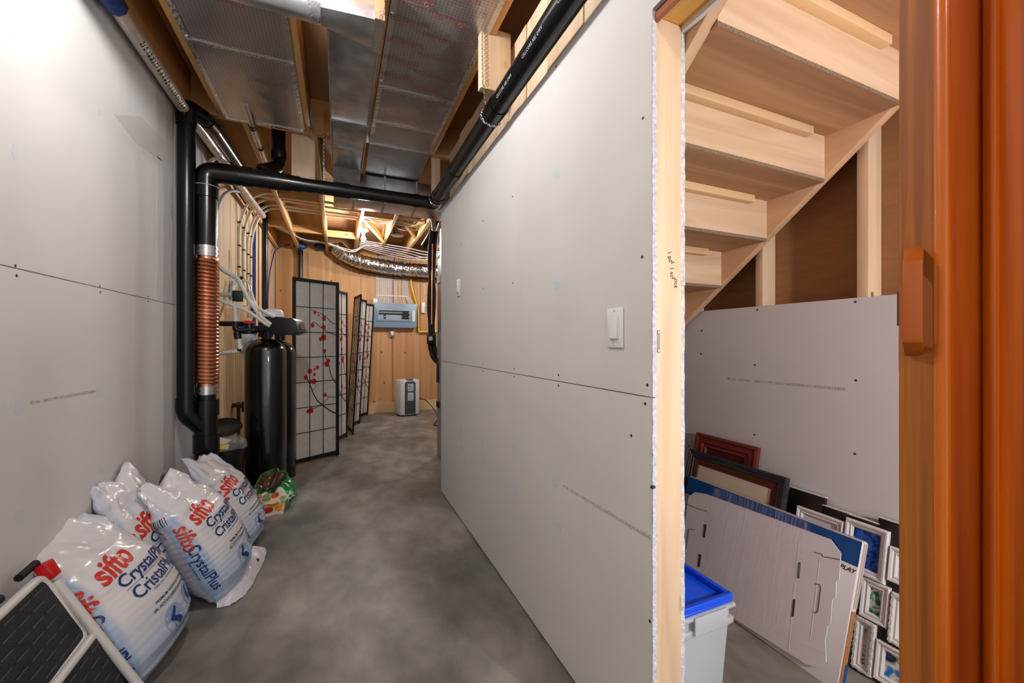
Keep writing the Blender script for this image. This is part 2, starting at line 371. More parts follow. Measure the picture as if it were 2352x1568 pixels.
for (px, py, rx, ry) in [(1278, 1103, 10, 14), (1281, 1213, 9, 17), (1180, 1030, 5, 12), (1181, 1123, 6, 13), (1109, 1018, 4, 12), (1111, 1062, 3, 9), (1059, 988, 3, 14), (1062, 1028, 3, 10), (1277, 654, 9, 12), (1277, 402, 9, 10)]:
    P = [(px + rx * math.cos(t) * random.uniform(.7, 1.2), py + ry * math.sin(t) * random.uniform(.75, 1.15)) for t in [k * math.pi / 6 for k in range(12)]]
    MB().prism([atX(a, b, XR) for a, b in P], (-.0005, 0, 0)).build('filler_spot', patch, wr)
a, b_ = atX(1500, 1238, XR - .0008), atX(1290, 1113, XR - .0008)
flat_text('sheet_print', 'SHEETROCK\u00ae ULTRALIGHT CGC 366 2 CAN    F41122   02:10', .0145, printm, wr, (a + b_) / 2, b_ - a, (0, 0, -1), space=1.12)
# strike plate and handwriting on the post
MB().box(.7472, .7575, YE - .0032, YE - .0002, 1.1245, 1.182).build('strike_plate', mat('brass_dull', (138, 122, 104), rough=.4, metal=.4), wr)
for zz in (1.130, 1.177): MB().lathe([(.0005, .003), (.003, .0027), (.003, 0)], (.7525, YE - .0026, zz), (0, -1, 0), 8).build('strike_screw', steel, wr)
ink = mat('black_ink', (24, 20, 18), rough=.8)
for (a_, b2, txt) in (((1533, 577), (1547, 606), '1 pot'), ((1539, 613), (1556, 659), '1 sconce')):
    pa, pb_ = atY(*a_, YE - .0006), atY(*b2, YE - .0006); ux = (pb_ - pa); L_ = ux.length; ux.normalize(); uy = Vector((-ux.z, 0, ux.x))
    vs, fs = text2d(txt, .020, .35, .008, 'LEFT'); wx = max(v[0] for v in vs); k_ = L_ / wx
    mb = MB().add([pa + ux * (x * k_) + uy * (y + .004 * math.sin(x * 160)) for x, y in vs], fs); mb.build('handwriting', ink, wr)

# ================================================================== CLOSET WALL under the stairs
kraft = mat('kraft_paper', (142, 102, 66), (152, 110, 72), scale=40, stretch=(1, .2, 1), rough=.8)
wc = thing('wall_closet', (1.86, 1.3, 0), 'half drywalled closet wall under the stairs with open studs above', kind='structure')
B('drywall_sheet', drywall2, wc, 1.80, 1.8125, -.6, 3.2, .012, 1.320)
for i in range(-3, 7):
    y = .858 + .4064 * i
    if y < 3.1: B('stud', pineZ, wc, 1.8130, 1.90, y, y + .038, 0, 2.57, .002)
B('back_board', kraft, wc, 1.901, 1.914, -.6, 3.2, 0, 2.57)
B('end_board', drywall2, wc, 1.796, 1.808, .742, .752, 1.05, 1.338)
screws(wc, 1.80, [(1612, 759), (1740, 711), (1965, 693), (1734, 838), (1966, 873), (1733, 998), (1964, 1042), (1610, 812), (1583, 1024)], -1, .0042)
a, b_ = atX(1908, 890, 1.7992), atX(1692, 871, 1.7992)
flat_text('sheet_print', 'SHEETROCK\u00ae ULTRALIGHT CGC 366 2 CAN    F41122   SE128', .0165, printm, wc, (a + b_) / 2, b_ - a, (0, 0, -1), space=1.15)
B('end_panel', drywall, wc, .85, 1.07, 1.70, 1.7125, 1.08, 1.30)
tag(MB().box(.85, 1.90, 3.1, 3.2, 0, 2.5).build('wall_closet_end', drywall), 'closet end wall below the lowest step', kind='structure')
# ================================================================== CEILING
ce = tag(MB().box(-1.0, 3.7, -2.6, 7.12, 2.806, 2.83).build('ceiling', subfl), 'open joist ceiling with plywood subfloor', kind='structure')
def joist(x, y0, y1, m=joistm, z0=2.57): return B('joist', m, ce, x - .019, x + .019, y0, y1, z0, 2.805, .002)
for x in (-.842, -.665, -.185, .189, .652, 1.05, 1.45, 1.85): joist(x, -2.5, 3.048)
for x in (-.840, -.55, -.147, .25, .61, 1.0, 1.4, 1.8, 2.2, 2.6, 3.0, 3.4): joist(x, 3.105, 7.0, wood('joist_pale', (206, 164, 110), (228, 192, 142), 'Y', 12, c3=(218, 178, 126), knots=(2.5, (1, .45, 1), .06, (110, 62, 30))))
B('beam', wood('beam_wood', (198, 140, 78), (216, 164, 102), 'X', 10, knots=(2.5, (.5, 1, 1), .05, (110, 60, 28))), ce, -.86, 3.6, 3.05, 3.10, 2.57, 2.804, .003)
for (x0, x1, y) in ((-.53, -.166, 4.55), (-.53, -.166, 5.85), (-.128, .231, 5.95), (.269, .591, 4.85), (-.82, -.57, 4.6), (-.82, -.57, 5.7)):
    B('blocking', pineX, ce, x0, x1, y, y + .038, 2.575, 2.66)
for (a, b_) in (((.27, 5.15, 2.66), (.59, 5.9, 2.575)), ((.63, 5.0, 2.72), (.98, 5.6, 2.60)), ((.98, 4.9, 2.62), (.66, 5.9, 2.74)), ((-.53, 4.3, 2.6), (-.17, 4.9, 2.78)), ((-.128, 3.6, 2.78), (-.16, 4.7, 2.6))):
    MB().bar(a, b_, .038, .06).build('bridging', pineX, ce)
B('rim_joist', pineX, ce, -.98, 3.6, 7.02, 7.06, 2.57, 2.805)
B('rim_joist', pineY, ce, -.98, -.90, -2.5, 7.02, 2.57, 2.805)
B('rim_joist', pineX, ce, 3.6, 3.64, -2.5, 7.02, 2.57, 2.805)
# hanger blocks that carry the drain
B('hanger_block', pineZ, ce, .598, .748, 1.75, 1.788, 2.315, 2.60, .002)
B('hanger_block', pineZ, ce, -.292, -.145, 3.16, 3.198, 2.295, 2.60, .002)
B('hanger_block', pineZ, ce, .665, .73, 3.10, 3.14, 2.25, 2.60, .002)
for x in (-.645, -.205, -.165, .209, .632):
    MB().box(x - .004, x + .004, 3.0, 3.049, 2.56, 2.70).build('joist_hanger', galvd, ce)
    MB().box(x - .018, x + .018, 3.046, 3.0495, 2.60, 2.70).build('joist_hanger', galvd, ce)

# ================================================================== STAIRS
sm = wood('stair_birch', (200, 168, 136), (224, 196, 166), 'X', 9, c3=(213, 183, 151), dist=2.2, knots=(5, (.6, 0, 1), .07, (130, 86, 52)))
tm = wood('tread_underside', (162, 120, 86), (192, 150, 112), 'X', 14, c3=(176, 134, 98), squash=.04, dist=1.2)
chip = mat('chipboard_edge', (112, 92, 74), (150, 128, 104), scale=160, rough=.9)
strm = wood('stringer_wood', (196, 154, 116), (216, 178, 142), 'Y', 12)
st = thing('staircase', (1.3, 1.8, 0), 'unfinished wooden staircase seen from below over the closet', kind='structure')
RISE, RUN, Y0, Z0 = .178, .2315, .738, 1.955
for k in range(-3, 11):
    y = Y0 + RUN * k; z = Z0 - RISE * k
    if z < .1: break
    z1 = min(z + RISE, 2.78)
    if k >= -3:
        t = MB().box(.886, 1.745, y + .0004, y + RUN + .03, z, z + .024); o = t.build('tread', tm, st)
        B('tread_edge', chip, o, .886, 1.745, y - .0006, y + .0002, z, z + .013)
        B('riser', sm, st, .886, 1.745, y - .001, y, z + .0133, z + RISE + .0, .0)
        if k in (-1, 0, 1, 2): B('cleat', wood('cleat_pine', (218, 182, 134), (236, 204, 160), 'X', 14), st, .90 if k != 0 else .893, 1.625, y + RUN - .032, y + RUN - .0005, z - .030, z - .0005, .0015)
def stringer(x0, x1, name='stringer'):
    sl = RISE / RUN; ya, yb = -.1, 3.05
    zl = lambda y: Z0 + .018 - sl * (y - Y0)
    P = [(x0, ya, min(zl(ya), 2.79)), (x0, yb, max(zl(yb), .12)), (x0, yb, zl(yb) + .33), (x0, ya + .25, 2.795), (x0, ya, 2.795)]
    MB().prism(P, (x1 - x0, 0, 0)).build(name, strm, st, .0015)
stringer(1.7455, 1.783); stringer(.850, .8855)

# ================================================================== DOOR at the right edge (stained wood, pull handle)
dw = wood('door_wood', (168, 74, 0), (206, 106, 2), 'Z', 30, rough=.38, c3=(186, 90, 0), coat=.12, lo=.4, hi=.6, rand=0, squash=.03, bump=.02)
dwl = wood('door_stile_oak', (138, 76, 20), (186, 112, 42), 'Z', 40, rough=.62, c3=(162, 94, 30), coat=.0, lo=.4, hi=.6, rand=0, squash=.025, bump=.03)
dwd = wood('door_wood_shaded', (128, 48, 0), (168, 76, 0), 'Z', 14, rough=.42, coat=.1, lo=.4, hi=.6, rand=0, squash=.05, bump=.02)  # door wood again, with the return panel's shade put into a darker tone
dr = thing('door_1', (.80, .1, 0), 'orange stained wooden closet door with a bar pull handle', kind='structure')
def dp(px, X): d = ray(px, CY); return Vector((X, X * d.y / d.x, .02))
def vprism(name, m, plan, z0=.02, z1=1.955):
    return MB().prism([(p.x, p.y, z0) for p in plan], (0, 0, z1 - z0), smooth=False).build(name, m, dr)
vprism('stile', dwl, [dp(2065, .748), dp(2144, .741), Vector((.77, .268, 0)), Vector((.785, .315, 0))], z1=1.955)
bead = []
c0, c1 = dp(2144, .741), dp(2182, .742); mid = (c0 + c1) / 2
ax = (c1 - c0).normalized(); out = Vector((-.95, -.31, 0))
for k in range(9):
    t = k / 8 * math.pi; bead.append(mid - ax * math.cos(t) * (c1 - c0).length / 2 + out * math.sin(t) * .007)
def vsm(name, m, plan, z0=.02, z1=1.955):
    P = [[(p.x, p.y, z0) for p in plan], [(p.x, p.y, z1) for p in plan]]; return MB().grid(P).build(name, m, dr)
o = MB().prism([(p.x, p.y, .02) for p in bead + [Vector((.78, c1.y, 0)), Vector((.78, c0.y, 0))]], (0, 0, 1.935), smooth=True).build('bead_moulding', dw, dr)
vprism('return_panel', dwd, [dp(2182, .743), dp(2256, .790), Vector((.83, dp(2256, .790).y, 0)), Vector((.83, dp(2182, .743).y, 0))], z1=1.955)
c0, c1 = dp(2256, .788), dp(2290, .782); mid = (c0 + c1) / 2; ax = (c1 - c0).normalized(); bead = []
for k in range(7):
    t = k / 6 * math.pi; bead.append(mid - ax * math.cos(t) * (c1 - c0).length / 2 + out * math.sin(t) * .006)
MB().prism([(p.x, p.y, .02) for p in bead + [Vector((.81, c1.y, 0)), Vector((.81, c0.y, 0))]], (0, 0, 1.935), smooth=True).build('bead_moulding', dw, dr)
c1 = dp(2290, .790)
vprism('door_panel', dw, [c1, dp(2352, .786), Vector((.83, -.45, 0)), Vector((.87, -.45, 0)), Vector((.83, c1.y, 0))], z1=1.955)
MB().box(.752, .762, .318, .3215, 1.175, 1.225).build('latch_plate', mat('latch_brown', (110, 62, 36), rough=.4, metal=.4), dr)
# pull handle on the stile
hm = mat('handle_paint', (170, 86, 22), rough=.38)
hp = [dp(2098, .7445), dp(2098, .716)]
n_ = Vector((-.95, -.31, 0)); t_ = Vector((.31, -.95, 0))
base = Vector((dp(2100, .744).x, dp(2100, .744).y, 0))
prof = [(0, 1.284), (.026, 1.262), (.028, 1.255), (.028, 1.158), (.026, 1.150), (0, 1.131), (0, 1.142), (.019, 1.158), (.019, 1.252), (0, 1.271)]
MB().prism([base + n_ * d + Vector((0, 0, z)) - t_ * .010 for d, z in prof], t_ * .020).build('pull_handle', hm, dr, .0012)
# ================================================================== LAMPS (bare bulbs on porcelain holders)
porc = mat('porcelain', (232, 228, 220), rough=.3)
lamp_labels = ['lit bare bulb in a white porcelain holder between the joists near the foil duct', 'lit bare bulb over the furnace room behind the partition',
               'lit bare bulb over the near hall above the salt bags', 'lit bare bulb over the hall in front of the closet door', 'unseen bare bulb added under the stairs to brighten the closet']
for i, (x, y, z, e) in enumerate(BULBS):
    r = thing('light_bulb_fixture', (x, y, z), lamp_labels[i], 'lamp')
    MB().box(x - .05, x + .05, y - .05, y + .05, z + .115, 2.80 if z > 2.3 else z + .2).build('junction_box', galvd, r)
    if z < 2.3: MB().tube([(x, y, z + .2), (x, y, 2.8)], .01, 8).build('stem', galvd, r)  # stem of the added closet bulb
    MB().lathe([(.001, .115), (.058, .114), (.060, .100), (.045, .088), (.028, .080), (.022, .058), (.020, .050), (.001, .050)], (x, y, z), n=20).build('lamp_holder', porc, r)
    MB().lathe([(.013, .052), (.014, .035), (.022, .020), (.029, .002), (.030, -.010), (.026, -.024), (.016, -.034), (.001, -.038)], (x, y, z), n=14).build('bulb', mat('bulb_glow%d' % int(e), (252, 250, 250), emit=e), r)

# ================================================================== FOIL RETURN-AIR PANNING
def foil_mat():
    m = bpy.data.materials.new('foil_panning'); m.use_nodes = True; N = m.node_tree.nodes; L = m.node_tree.links; b = N['Principled BSDF']
    tc = N.new('ShaderNodeTexCoord'); sp = N.new('ShaderNodeSeparateXYZ'); L.new(tc.outputs['Object'], sp.inputs[0]); outs = []
    for a in (0, 1):
        mu = N.new('ShaderNodeMath'); mu.operation = 'MULTIPLY'; mu.inputs[1].default_value = 1 / .0155; L.new(sp.outputs[a], mu.inputs[0])
        fr = N.new('ShaderNodeMath'); fr.operation = 'FRACT'; L.new(mu.outputs[0], fr.inputs[0])
        lt = N.new('ShaderNodeMath'); lt.operation = 'LESS_THAN'; lt.inputs[1].default_value = .11; L.new(fr.outputs[0], lt.inputs[0]); outs.append(lt)
    mx = N.new('ShaderNodeMath'); mx.operation = 'MAXIMUM'; L.new(outs[0].outputs[0], mx.inputs[0]); L.new(outs[1].outputs[0], mx.inputs[1])
    mi = N.new('ShaderNodeMix'); mi.data_type = 'RGBA'; L.new(mx.outputs[0], mi.inputs[0]); mi.inputs[6].default_value = lin((188, 184, 184)); mi.inputs[7].default_value = lin((138, 132, 130))
    L.new(mi.outputs[2], b.inputs['Base Color']); b.inputs['Metallic'].default_value = .88; b.inputs['Roughness'].default_value = .3
    nz = N.new('ShaderNodeTexNoise'); nz.inputs['Scale'].default_value = 4.5; L.new(tc.outputs['Object'], nz.inputs['Vector'])
    n2 = N.new('ShaderNodeTexNoise'); n2.inputs['Scale'].default_value = 160; L.new(tc.outputs['Object'], n2.inputs['Vector'])
    ad = N.new('ShaderNodeMath'); ad.operation = 'MULTIPLY_ADD'; ad.inputs[1].default_value = .06; L.new(n2.outputs['Fac'], ad.inputs[0]); L.new(nz.outputs['Fac'], ad.inputs[2])
    bp = N.new('ShaderNodeBump'); bp.inputs['Strength'].default_value = .35; bp.inputs['Distance'].default_value = .03; L.new(ad.outputs[0], bp.inputs['Height']); L.new(bp.outputs[0], b.inputs['Normal'])
    return m
foil = foil_mat(); redp = mat('red_print', (158, 82, 76), rough=.6); tape = mat('foil_tape', (205, 205, 205), rough=.22, metal=.95, bump=.4, bscale=50)
def foil_panel(x0, x1, ys, zs, label, texts):
    r = thing('foil_panning', ((x0 + x1) / 2, (ys[0] + ys[-1]) / 2, zs[0]), label, 'duct panel')
    for i in range(len(ys) - 1):
        n = 14; P = []
        for k in range(n + 1):
            y = ys[i] + (ys[i + 1] - ys[i]) * k / n; row = []
            for j in range(9):
                x = x0 + (x1 - x0) * j / 8; t = k / n
                z = zs[i] * (1 - t) + zs[i + 1] * t - .0035 * math.sin(math.pi * j / 8) * math.sin(math.pi * k / n) * (1 + noise.noise((x * 6, y * 4, i)))
                row.append((x, y, z))
            P.append(row)
        mb = MB().grid(P); mb.grid([[Vector(p) + Vector((0, 0, .002)) for p in rw] for rw in P]); mb.build('foil_sheet', foil, r)
        if i: MB().box(x0, x1, ys[i] - .012, ys[i] + .012, zs[i] - .0045, zs[i] - .001).build('foil_tape', tape, r)
    for x in (x0 + .008, x1 - .008):
        MB().box(x - .012, x + .012, ys[0], ys[-2], zs[0] - .003, zs[0] - .0005).build('edge_strip', tape, r)
        for k in range(7):
            y = ys[0] + (ys[-2] - ys[0]) * (k + .5) / 7; MB().box(x - .006, x + .006, y - .001, y + .001, zs[0] - .006, zs[0] - .003).build('staple', steel, r)
    for (x, y, txt, flip, size) in texts:
        s_ = -1 if flip else 1
        flat_text('printed_word', txt, size, redp, r, (x, y, zs[0] - .0082), (s_, 0, 0), (0, -s_, 0), bold=.0)
        MB().box(x - .055, x + .055, y + .020 * s_ - .0008, y + .020 * s_ + .0008, zs[0] - .0082, zs[0] - .0078).build('print_rule', redp, r)
    return r
TX = []
for k in range(9):
    y = 1.28 + k * .135
    if y > 2.3: continue
    TX.append((.285, y, 'THERMO-PAN', False, .030)); TX.append((.455 + .0, y + .045, 'THERMO-PAN', True, .030)); TX.append((.60, y + .02, 'THERMO', False, .030))
TX = [t for t in TX if t[0] < .58]
rings = [(.34, 1.35 + .17 * k) for k in range(8)] + [(.50, 1.40 + .17 * k) for k in range(8)] + [(.58, 1.31 + .17 * k) for k in range(7)]
fr_ = foil_panel(.208, .635, [-.4, 2.345, 2.72, 3.02, 3.66], [2.567, 2.567, 2.567, 2.562, 2.525], 'silver foil sheeting with red print stapled under the joists beside the partition', TX)
for x, y in rings: MB().tube([(x + .009 * math.cos(t), y + .009 * math.sin(t), 2.5575) for t in [k * math.pi / 5 for k in range(10)]], .0011, 4, closed=True).build('recycle_mark', redp, fr_)
foil_panel(-.648, -.204, [-.4, 2.335, 3.045, 3.05], [2.567, 2.567, 2.565, 2.565], 'dark silver foil sheeting stapled under the joists over the salt bags', [(-.45, 2.0, 'THERMO-PAN', True, .030), (-.35, 2.55, 'THERMO-PAN', False, .030)])

# ================================================================== SHEET METAL DUCTS
d = thing('rectangular_duct', (.066, 2.6, 2.46), 'long rectangular galvanised duct between the two foil panels', 'duct')
ZD = 2.462
MB().box(-.036, .166, 1.86, 2.60, ZD, 2.66).build('duct_section', galv, d, .003)
MB().box(-.033, .163, 2.603, 3.30, ZD + .006, 2.66).build('duct_section', galv, d, .003)
MB().box(-.042, .172, 2.594, 2.609, ZD - .006, 2.665).build('seam_cleat', steel, d)
for x in (-.038, .168): MB().box(x - .003, x + .003, 1.86, 3.3, ZD - .004, ZD + .02).build('seam_ridge', galv, d)
P = []
for k in range(9):
    t = k / 8 * R(80); yy = 3.30 + .20 * math.sin(t); zz = ZD + .006 - .14 * (1 - math.cos(t)); P.append([(-.033, yy, zz), (.163, yy, zz)])
mb = MB().grid(P, smooth=True)
mb.add([(-.033, 3.3, 2.66)] + [p[0] for p in P] + [(-.033, 3.56, 2.66)], [list(range(11))]).add([(.163, 3.3, 2.66)] + [p[1] for p in P] + [(.163, 3.56, 2.66)], [list(range(11))])
mb.build('elbow_section', galv, d)
MB().box(-.036, .166, 2.95, 2.955, ZD - .001, ZD + .004).build('seam_cleat', galvd, d)
t = thing('supply_trunk', (.62, 3.62, 2.30), 'low galvanised supply trunk crossing above the black drain pipe', 'duct')
MB().box(-.03, 1.30, 3.50, 3.78, 2.31, 2.52).build('trunk_body', galv, t, .003)
for x in (.12, .36, .62, .9, 1.1): MB().box(x - .008, x + .008, 3.494, 3.786, 2.303, 2.526).build('drive_cleat', galvd, t)
MB().prism([(.62, 3.78, 2.33), (.62, 3.78, 2.5), (1.3, 4.3, 2.5), (1.3, 4.3, 2.42), (1.3, 3.78, 2.33)], (0, 0, .004)).build('take_off', galv, t)
# round run and transition at the top of the picture
t = thing('round_duct', (-.3, 1.77, 2.42), 'round galvanised duct with a square transition under the joists', 'duct')
MB().tube([(-.62, 1.77, 2.492), (-.085, 1.77, 2.492)], .073, 28).build('round_pipe', galv, t)
MB().tube([(-.105, 1.77, 2.492), (-.06, 1.77, 2.492)], .0755, 28).build('taped_collar', tape, t)
A = []; Bq = []
for k in range(32):
    a = 2 * math.pi * k / 32; A.append((-.06, 1.77 + .073 * math.cos(a), 2.492 + .073 * math.sin(a)))
    c, s_ = math.cos(a), math.sin(a); q = max(abs(c), abs(s_)); Bq.append((.15, 1.77 + .088 * c / q, 2.505 + .078 * s_ / q))
mb = MB().grid([A, Bq], smooth=True, wrap=True); mb.add(Bq, [list(range(32))]); mb.build('transition', galv, t)
MB().box(.135, .172, 1.672, 1.868, 2.424, 2.586).build('taped_collar', tape, t)
MB().tube([(-.62, 1.77, 2.492), (-.70, 1.77, 2.52), (-.73, 1.77, 2.60)], .072, 24).build('elbow', galv, t)
# round boots in the far joists
for (px, py, X, Y, lab) in ((912, 540, .80, 5.6, 'round galvanised damper pipe with a flared end beside the lit bulb'), (785, 472, .06, 4.55, 'short round galvanised boot between the joists over the drain pipe')):
    p = atY(px, py, Y); t = thing('round_boot', p, lab, 'duct')
    MB().tube([p + Vector((0, 0, .02)), p + Vector((0, 0, .13)), p + Vector((.03, .02, .26))], .052, 18).build('pipe', galv, t)
    MB().lathe([(.052, .03), (.075, .008), (.088, 0), (.070, -.012), (.03, -.016), (.001, -.014)], p, n=20).build('flared_end', steel, t)
# flexible foil duct along the end wall
pts = [Vector(p) for p in ((-.02, 6.72, 2.60), (.10, 6.70, 2.50), (.30, 6.70, 2.42), (.6, 6.72, 2.375), (.95, 6.74, 2.35), (1.3, 6.72, 2.345), (1.7, 6.7, 2.35), (2.1, 6.6, 2.38))]
sm_ = []
for i in range(len(pts) - 1):
    p0 = pts[max(i - 1, 0)]; p1 = pts[i]; p2 = pts[i + 1]; p3 = pts[min(i + 2, len(pts) - 1)]
    for k in range(16):
        u = k / 16; sm_.append(.5 * ((2 * p1) + (p2 - p0) * u + (2 * p0 - 5 * p1 + 4 * p2 - p3) * u * u + (3 * p1 - p0 - 3 * p2 + p3) * u ** 3))
t = thing('flexible_duct', (.9, 6.7, 2.2), 'crinkled silver flexible duct slung along the end wall above the cables', 'duct')
mb = MB(); rs = [.105 + .006 * math.sin(i * 1.9) + random.uniform(-.004, .004) for i in range(len(sm_))]; rs[66] = .088; rs[65] = .094; rs[67] = .094
mb.tube(sm_, .1, 26, rs=rs)
for i, v in enumerate(mb.v): mb.v[i] = v + Vector((random.uniform(-1, 1), random.uniform(-1, 1), random.uniform(-1, 1))) * .0035
for k in range(len(mb.s)): mb.s[k] = False
mb.build('foil_sleeve', mat('crinkled_foil', (205, 207, 210), rough=.2, metal=1, bump=.5, bscale=45), t)
tb('hanging_strap', mat('strap_brown', (96, 58, 30), rough=.7), t, [(-.12, 6.93, 2.60), (.1, 6.9, 2.40), (.35, 6.88, 2.29), (.8, 6.87, 2.235), (1.4, 6.87, 2.23), (2.0, 6.87, 2.24)], .010, 8)

# ================================================================== BLACK DRAIN SYSTEM with copper heat-recovery coil
PX, PY = -.722, 2.95
dr_ = thing('drain_pipe', (PX, PY, 0), 'black drain pipe with a copper heat recovery coil turning across the hall along the partition', 'pipe')
def cyl(name, m, c0, c1, r, n=24, par=dr_): return MB().tube([c0, c1], r, n).build(name, m, par)
def ring(z, r, h, name='coupling', m=abs2, x=PX, y=PY): return cyl(name, m, (x, y, z), (x, y, z + h), r)
cyl('pipe', abs_, (PX, PY, 1.70), (PX, PY, 2.08), .0555)
ring(2.015, .0625, .085, 'coupling')
elb = fillet([(PX, PY, 2.08), (PX, PY, 2.172), (PX + .165, PY + .005, 2.178)], .085, 10)
tb('elbow', abs2, dr_, elb, .060, 24)
MB().tube([elb[0], elb[0] + Vector((0, 0, .004))], .0632, 24).build('glue_line', mat('glue_pale', (150, 150, 140), rough=.5), dr_)
A0, A1 = Vector((PX + .10, PY + .003, 2.176)), Vector((.66, 3.045, 2.205)); AD = (A1 - A0).normalized()
def along(s): return A0 + AD * s
cyl('pipe', abs_, along(.04), along(.30), .0555)
cyl('reducer', abs2, along(.08), along(.135), .0605); cyl('coupling', abs2, along(.135), along(.25), .0545)
cyl('coupling', abs2, along(.25), along(.345), .0535); cyl('coupling', abs2, along(.345), along(.40), .0500)
cyl('pipe', abs_, along(.30), A1, .0445); cyl('coupling', abs2, along(.60), along(.70), .0500); cyl('coupling', abs2, along(1.14), along(1.18), .0490)
# branch from above
tb('branch_pipe', abs_, dr_, fillet([(-.385, 3.30, 2.80), (-.385, 3.30, 2.40), (-.47, 3.10, 2.27), along(.33)], .07, 6), .044, 20)
ring(2.455, .049, .06, 'coupling', abs2, -.385, 3.30); cyl('coupling', abs2, (-.425, 3.205, 2.335), (-.455, 3.135, 2.292), .049)
# run along the partition toward the camera
C1 = Vector((.664, 3.035, 2.206)); C2 = Vector((.664, -.6, 2.232)); CD = (C2 - C1).normalized()
tb('elbow', abs2, dr_, fillet([along(1.24), A1 + AD * .015, C1 + CD * .16], .06, 8), .0495, 22)
cyl('pipe', abs_, C1 + CD * .12, C2, .0445, 28)
for s_ in (.55, 1.28): cyl('coupling', abs2, C1 + CD * s_, C1 + CD * (s_ + .07), .0485)
for k_ in range(3):
    vs, fs = text2d('CELLCORE ABS DWV', .0150, space=1.15); q = C1 + CD * (1.50 + .26 * k_); tx = []
    for x, y in vs:
        an = R(205) - y / .0447; c = q + CD * x; tx.append(c + Vector((math.cos(an), 0, math.sin(an))) * .0452)
    tag(MB().add(tx, fs).build('pipe_print', absmark, dr_), kind='stuff')
# copper coil section
cop = mat('copper', (226, 164, 130), (204, 132, 96), scale=10, rough=.28, metal=1, bump=.03)
ring(1.665, .058, .062, 'clamp', steel); ring(1.68, .062, .008, 'clamp_band', steel); ring(1.71, .062, .008, 'clamp_band', steel)
ring(.84, .046, .85, 'copper_pipe', cop)
hx = []; turns = 33; zt, zb = 1.655, .915
for k in range(turns * 20 + 1):
    a = 2 * math.pi * k / 20; hx.append((PX + .0535 * math.cos(a), PY + .0535 * math.sin(a), zt + (zb - zt) * k / (turns * 20)))
tb('copper_coil', cop, dr_, hx, .0112, 8)
ring(.842, .050, .05, 'clamp', steel); ring(.850, .055, .008, 'clamp_band', steel); ring(.876, .055, .008, 'clamp_band', steel)
ring(.775, .048, .07, 'pipe', abs_); ring(.715, .064, .095, 'coupling'); ring(.60, .0565, .12, 'wye_body', abs2)
ring(.50, .066, .105, 'coupling'); ring(.40, .0605, .10, 'pipe', abs_); ring(.365, .0665, .06, 'coupling')
tb('elbow', abs2, dr_, fillet([(PX, PY, .40), (PX, PY, .30), (PX + .07, PY + .12, .25)], .09, 8), .060, 22)
tb('pipe', abs_, dr_, [(PX + .06, PY + .10, .256), (PX + .10, PY + .17, .235)], .055, 20)
tb('pipe', abs_, dr_, fillet([(PX + .09, PY + .15, .24), (PX + .12, PY + .20, .20), (PX + .12, PY + .20, .0)], .06, 6), .055, 20)
# thinner vent stack joined to it by the wye
VX, VY = -.805, 2.90
tb('vent_pipe', abs_, dr_, [(VX, VY, .80), (VX, VY, 2.45)], .0445, 24)
cyl('coupling', abs2, (VX, VY, .775), (VX, VY, .83), .049)
tb('wye_arm', abs2, dr_, fillet([(VX, VY, .80), (VX, VY, .735), (PX - .01, PY - .005, .635)], .05, 8), .0475, 22)
cyl('coupling', abs2, (VX, VY, 2.405), (VX, VY, 2.465), .0495)
tb('elbow', abs2, dr_, fillet([(VX, VY, 2.46), (VX, VY, 2.515), (VX + .055, VY + .10, 2.515)], .05, 8), .0485, 22)
tb('vent_pipe', abs_, dr_, fillet([(VX + .045, VY + .08, 2.515), (VX + .07, VY + .16, 2.52), (VX + .09, 4.25, 2.57)], .06, 6), .0405, 20)
cyl('coupling', abs2, (VX + .06, VY + .14, 2.518), (VX + .072, VY + .24, 2.522), .0455)
# chains that hang the pipe
def chain(a, b, n, name='hanger_chain', sag=.0):
    a = Vector(a); b = Vector(b); dd = (b - a).normalized(); u = dd.orthogonal().normalized(); v = dd.cross(u); L_ = (b - a).length / n; mb = MB()
    for k in range(n):
        c = a.lerp(b, (k + .5) / n) - Vector((0, 0, sag * math.sin(math.pi * (k + .5) / n))); s1, s2 = (u, v) if k % 2 else (v, u)
        mb.tube([c + dd * math.cos(t) * L_ * .72 + s1 * math.sin(t) * L_ * .34 for t in [q * math.pi / 4 for q in range(8)]], L_ * .10, 4, closed=True)
    return mb.build(name, steel, dr_)
q = along(.535); chain((q.x, q.y + .052, 2.60), (q.x, q.y + .052, q.z), 30)
chain((.602, 1.742, 2.60), (.606, 1.742, 2.33), 30); chain((.606, 1.742, 2.33), (.64, 1.80, 2.262), 9); 
s_ = 3.035 - 1.83
for yy, rr in ((1.80, .0475), (2.955, .0525)):
    c = C1 + CD * (3.035 - yy); mb = MB(); K = 22
    for k in range(K):
        a0 = 2 * math.pi * k / K; cc = c + Vector((math.cos(a0) * rr, .02 * math.sin(a0), math.sin(a0) * rr)); tg = Vector((-math.sin(a0), 0, math.cos(a0))); u = Vector((0, 1, 0)) if k % 2 else Vector((math.cos(a0), 0, math.sin(a0)))
        mb.tube([cc + tg * math.cos(t) * .0095 + u * math.sin(t) * .005 for t in [q2 * math.pi / 4 for q2 in range(8)]], .0016, 4, closed=True)
    mb.build('hanger_chain', steel, dr_)

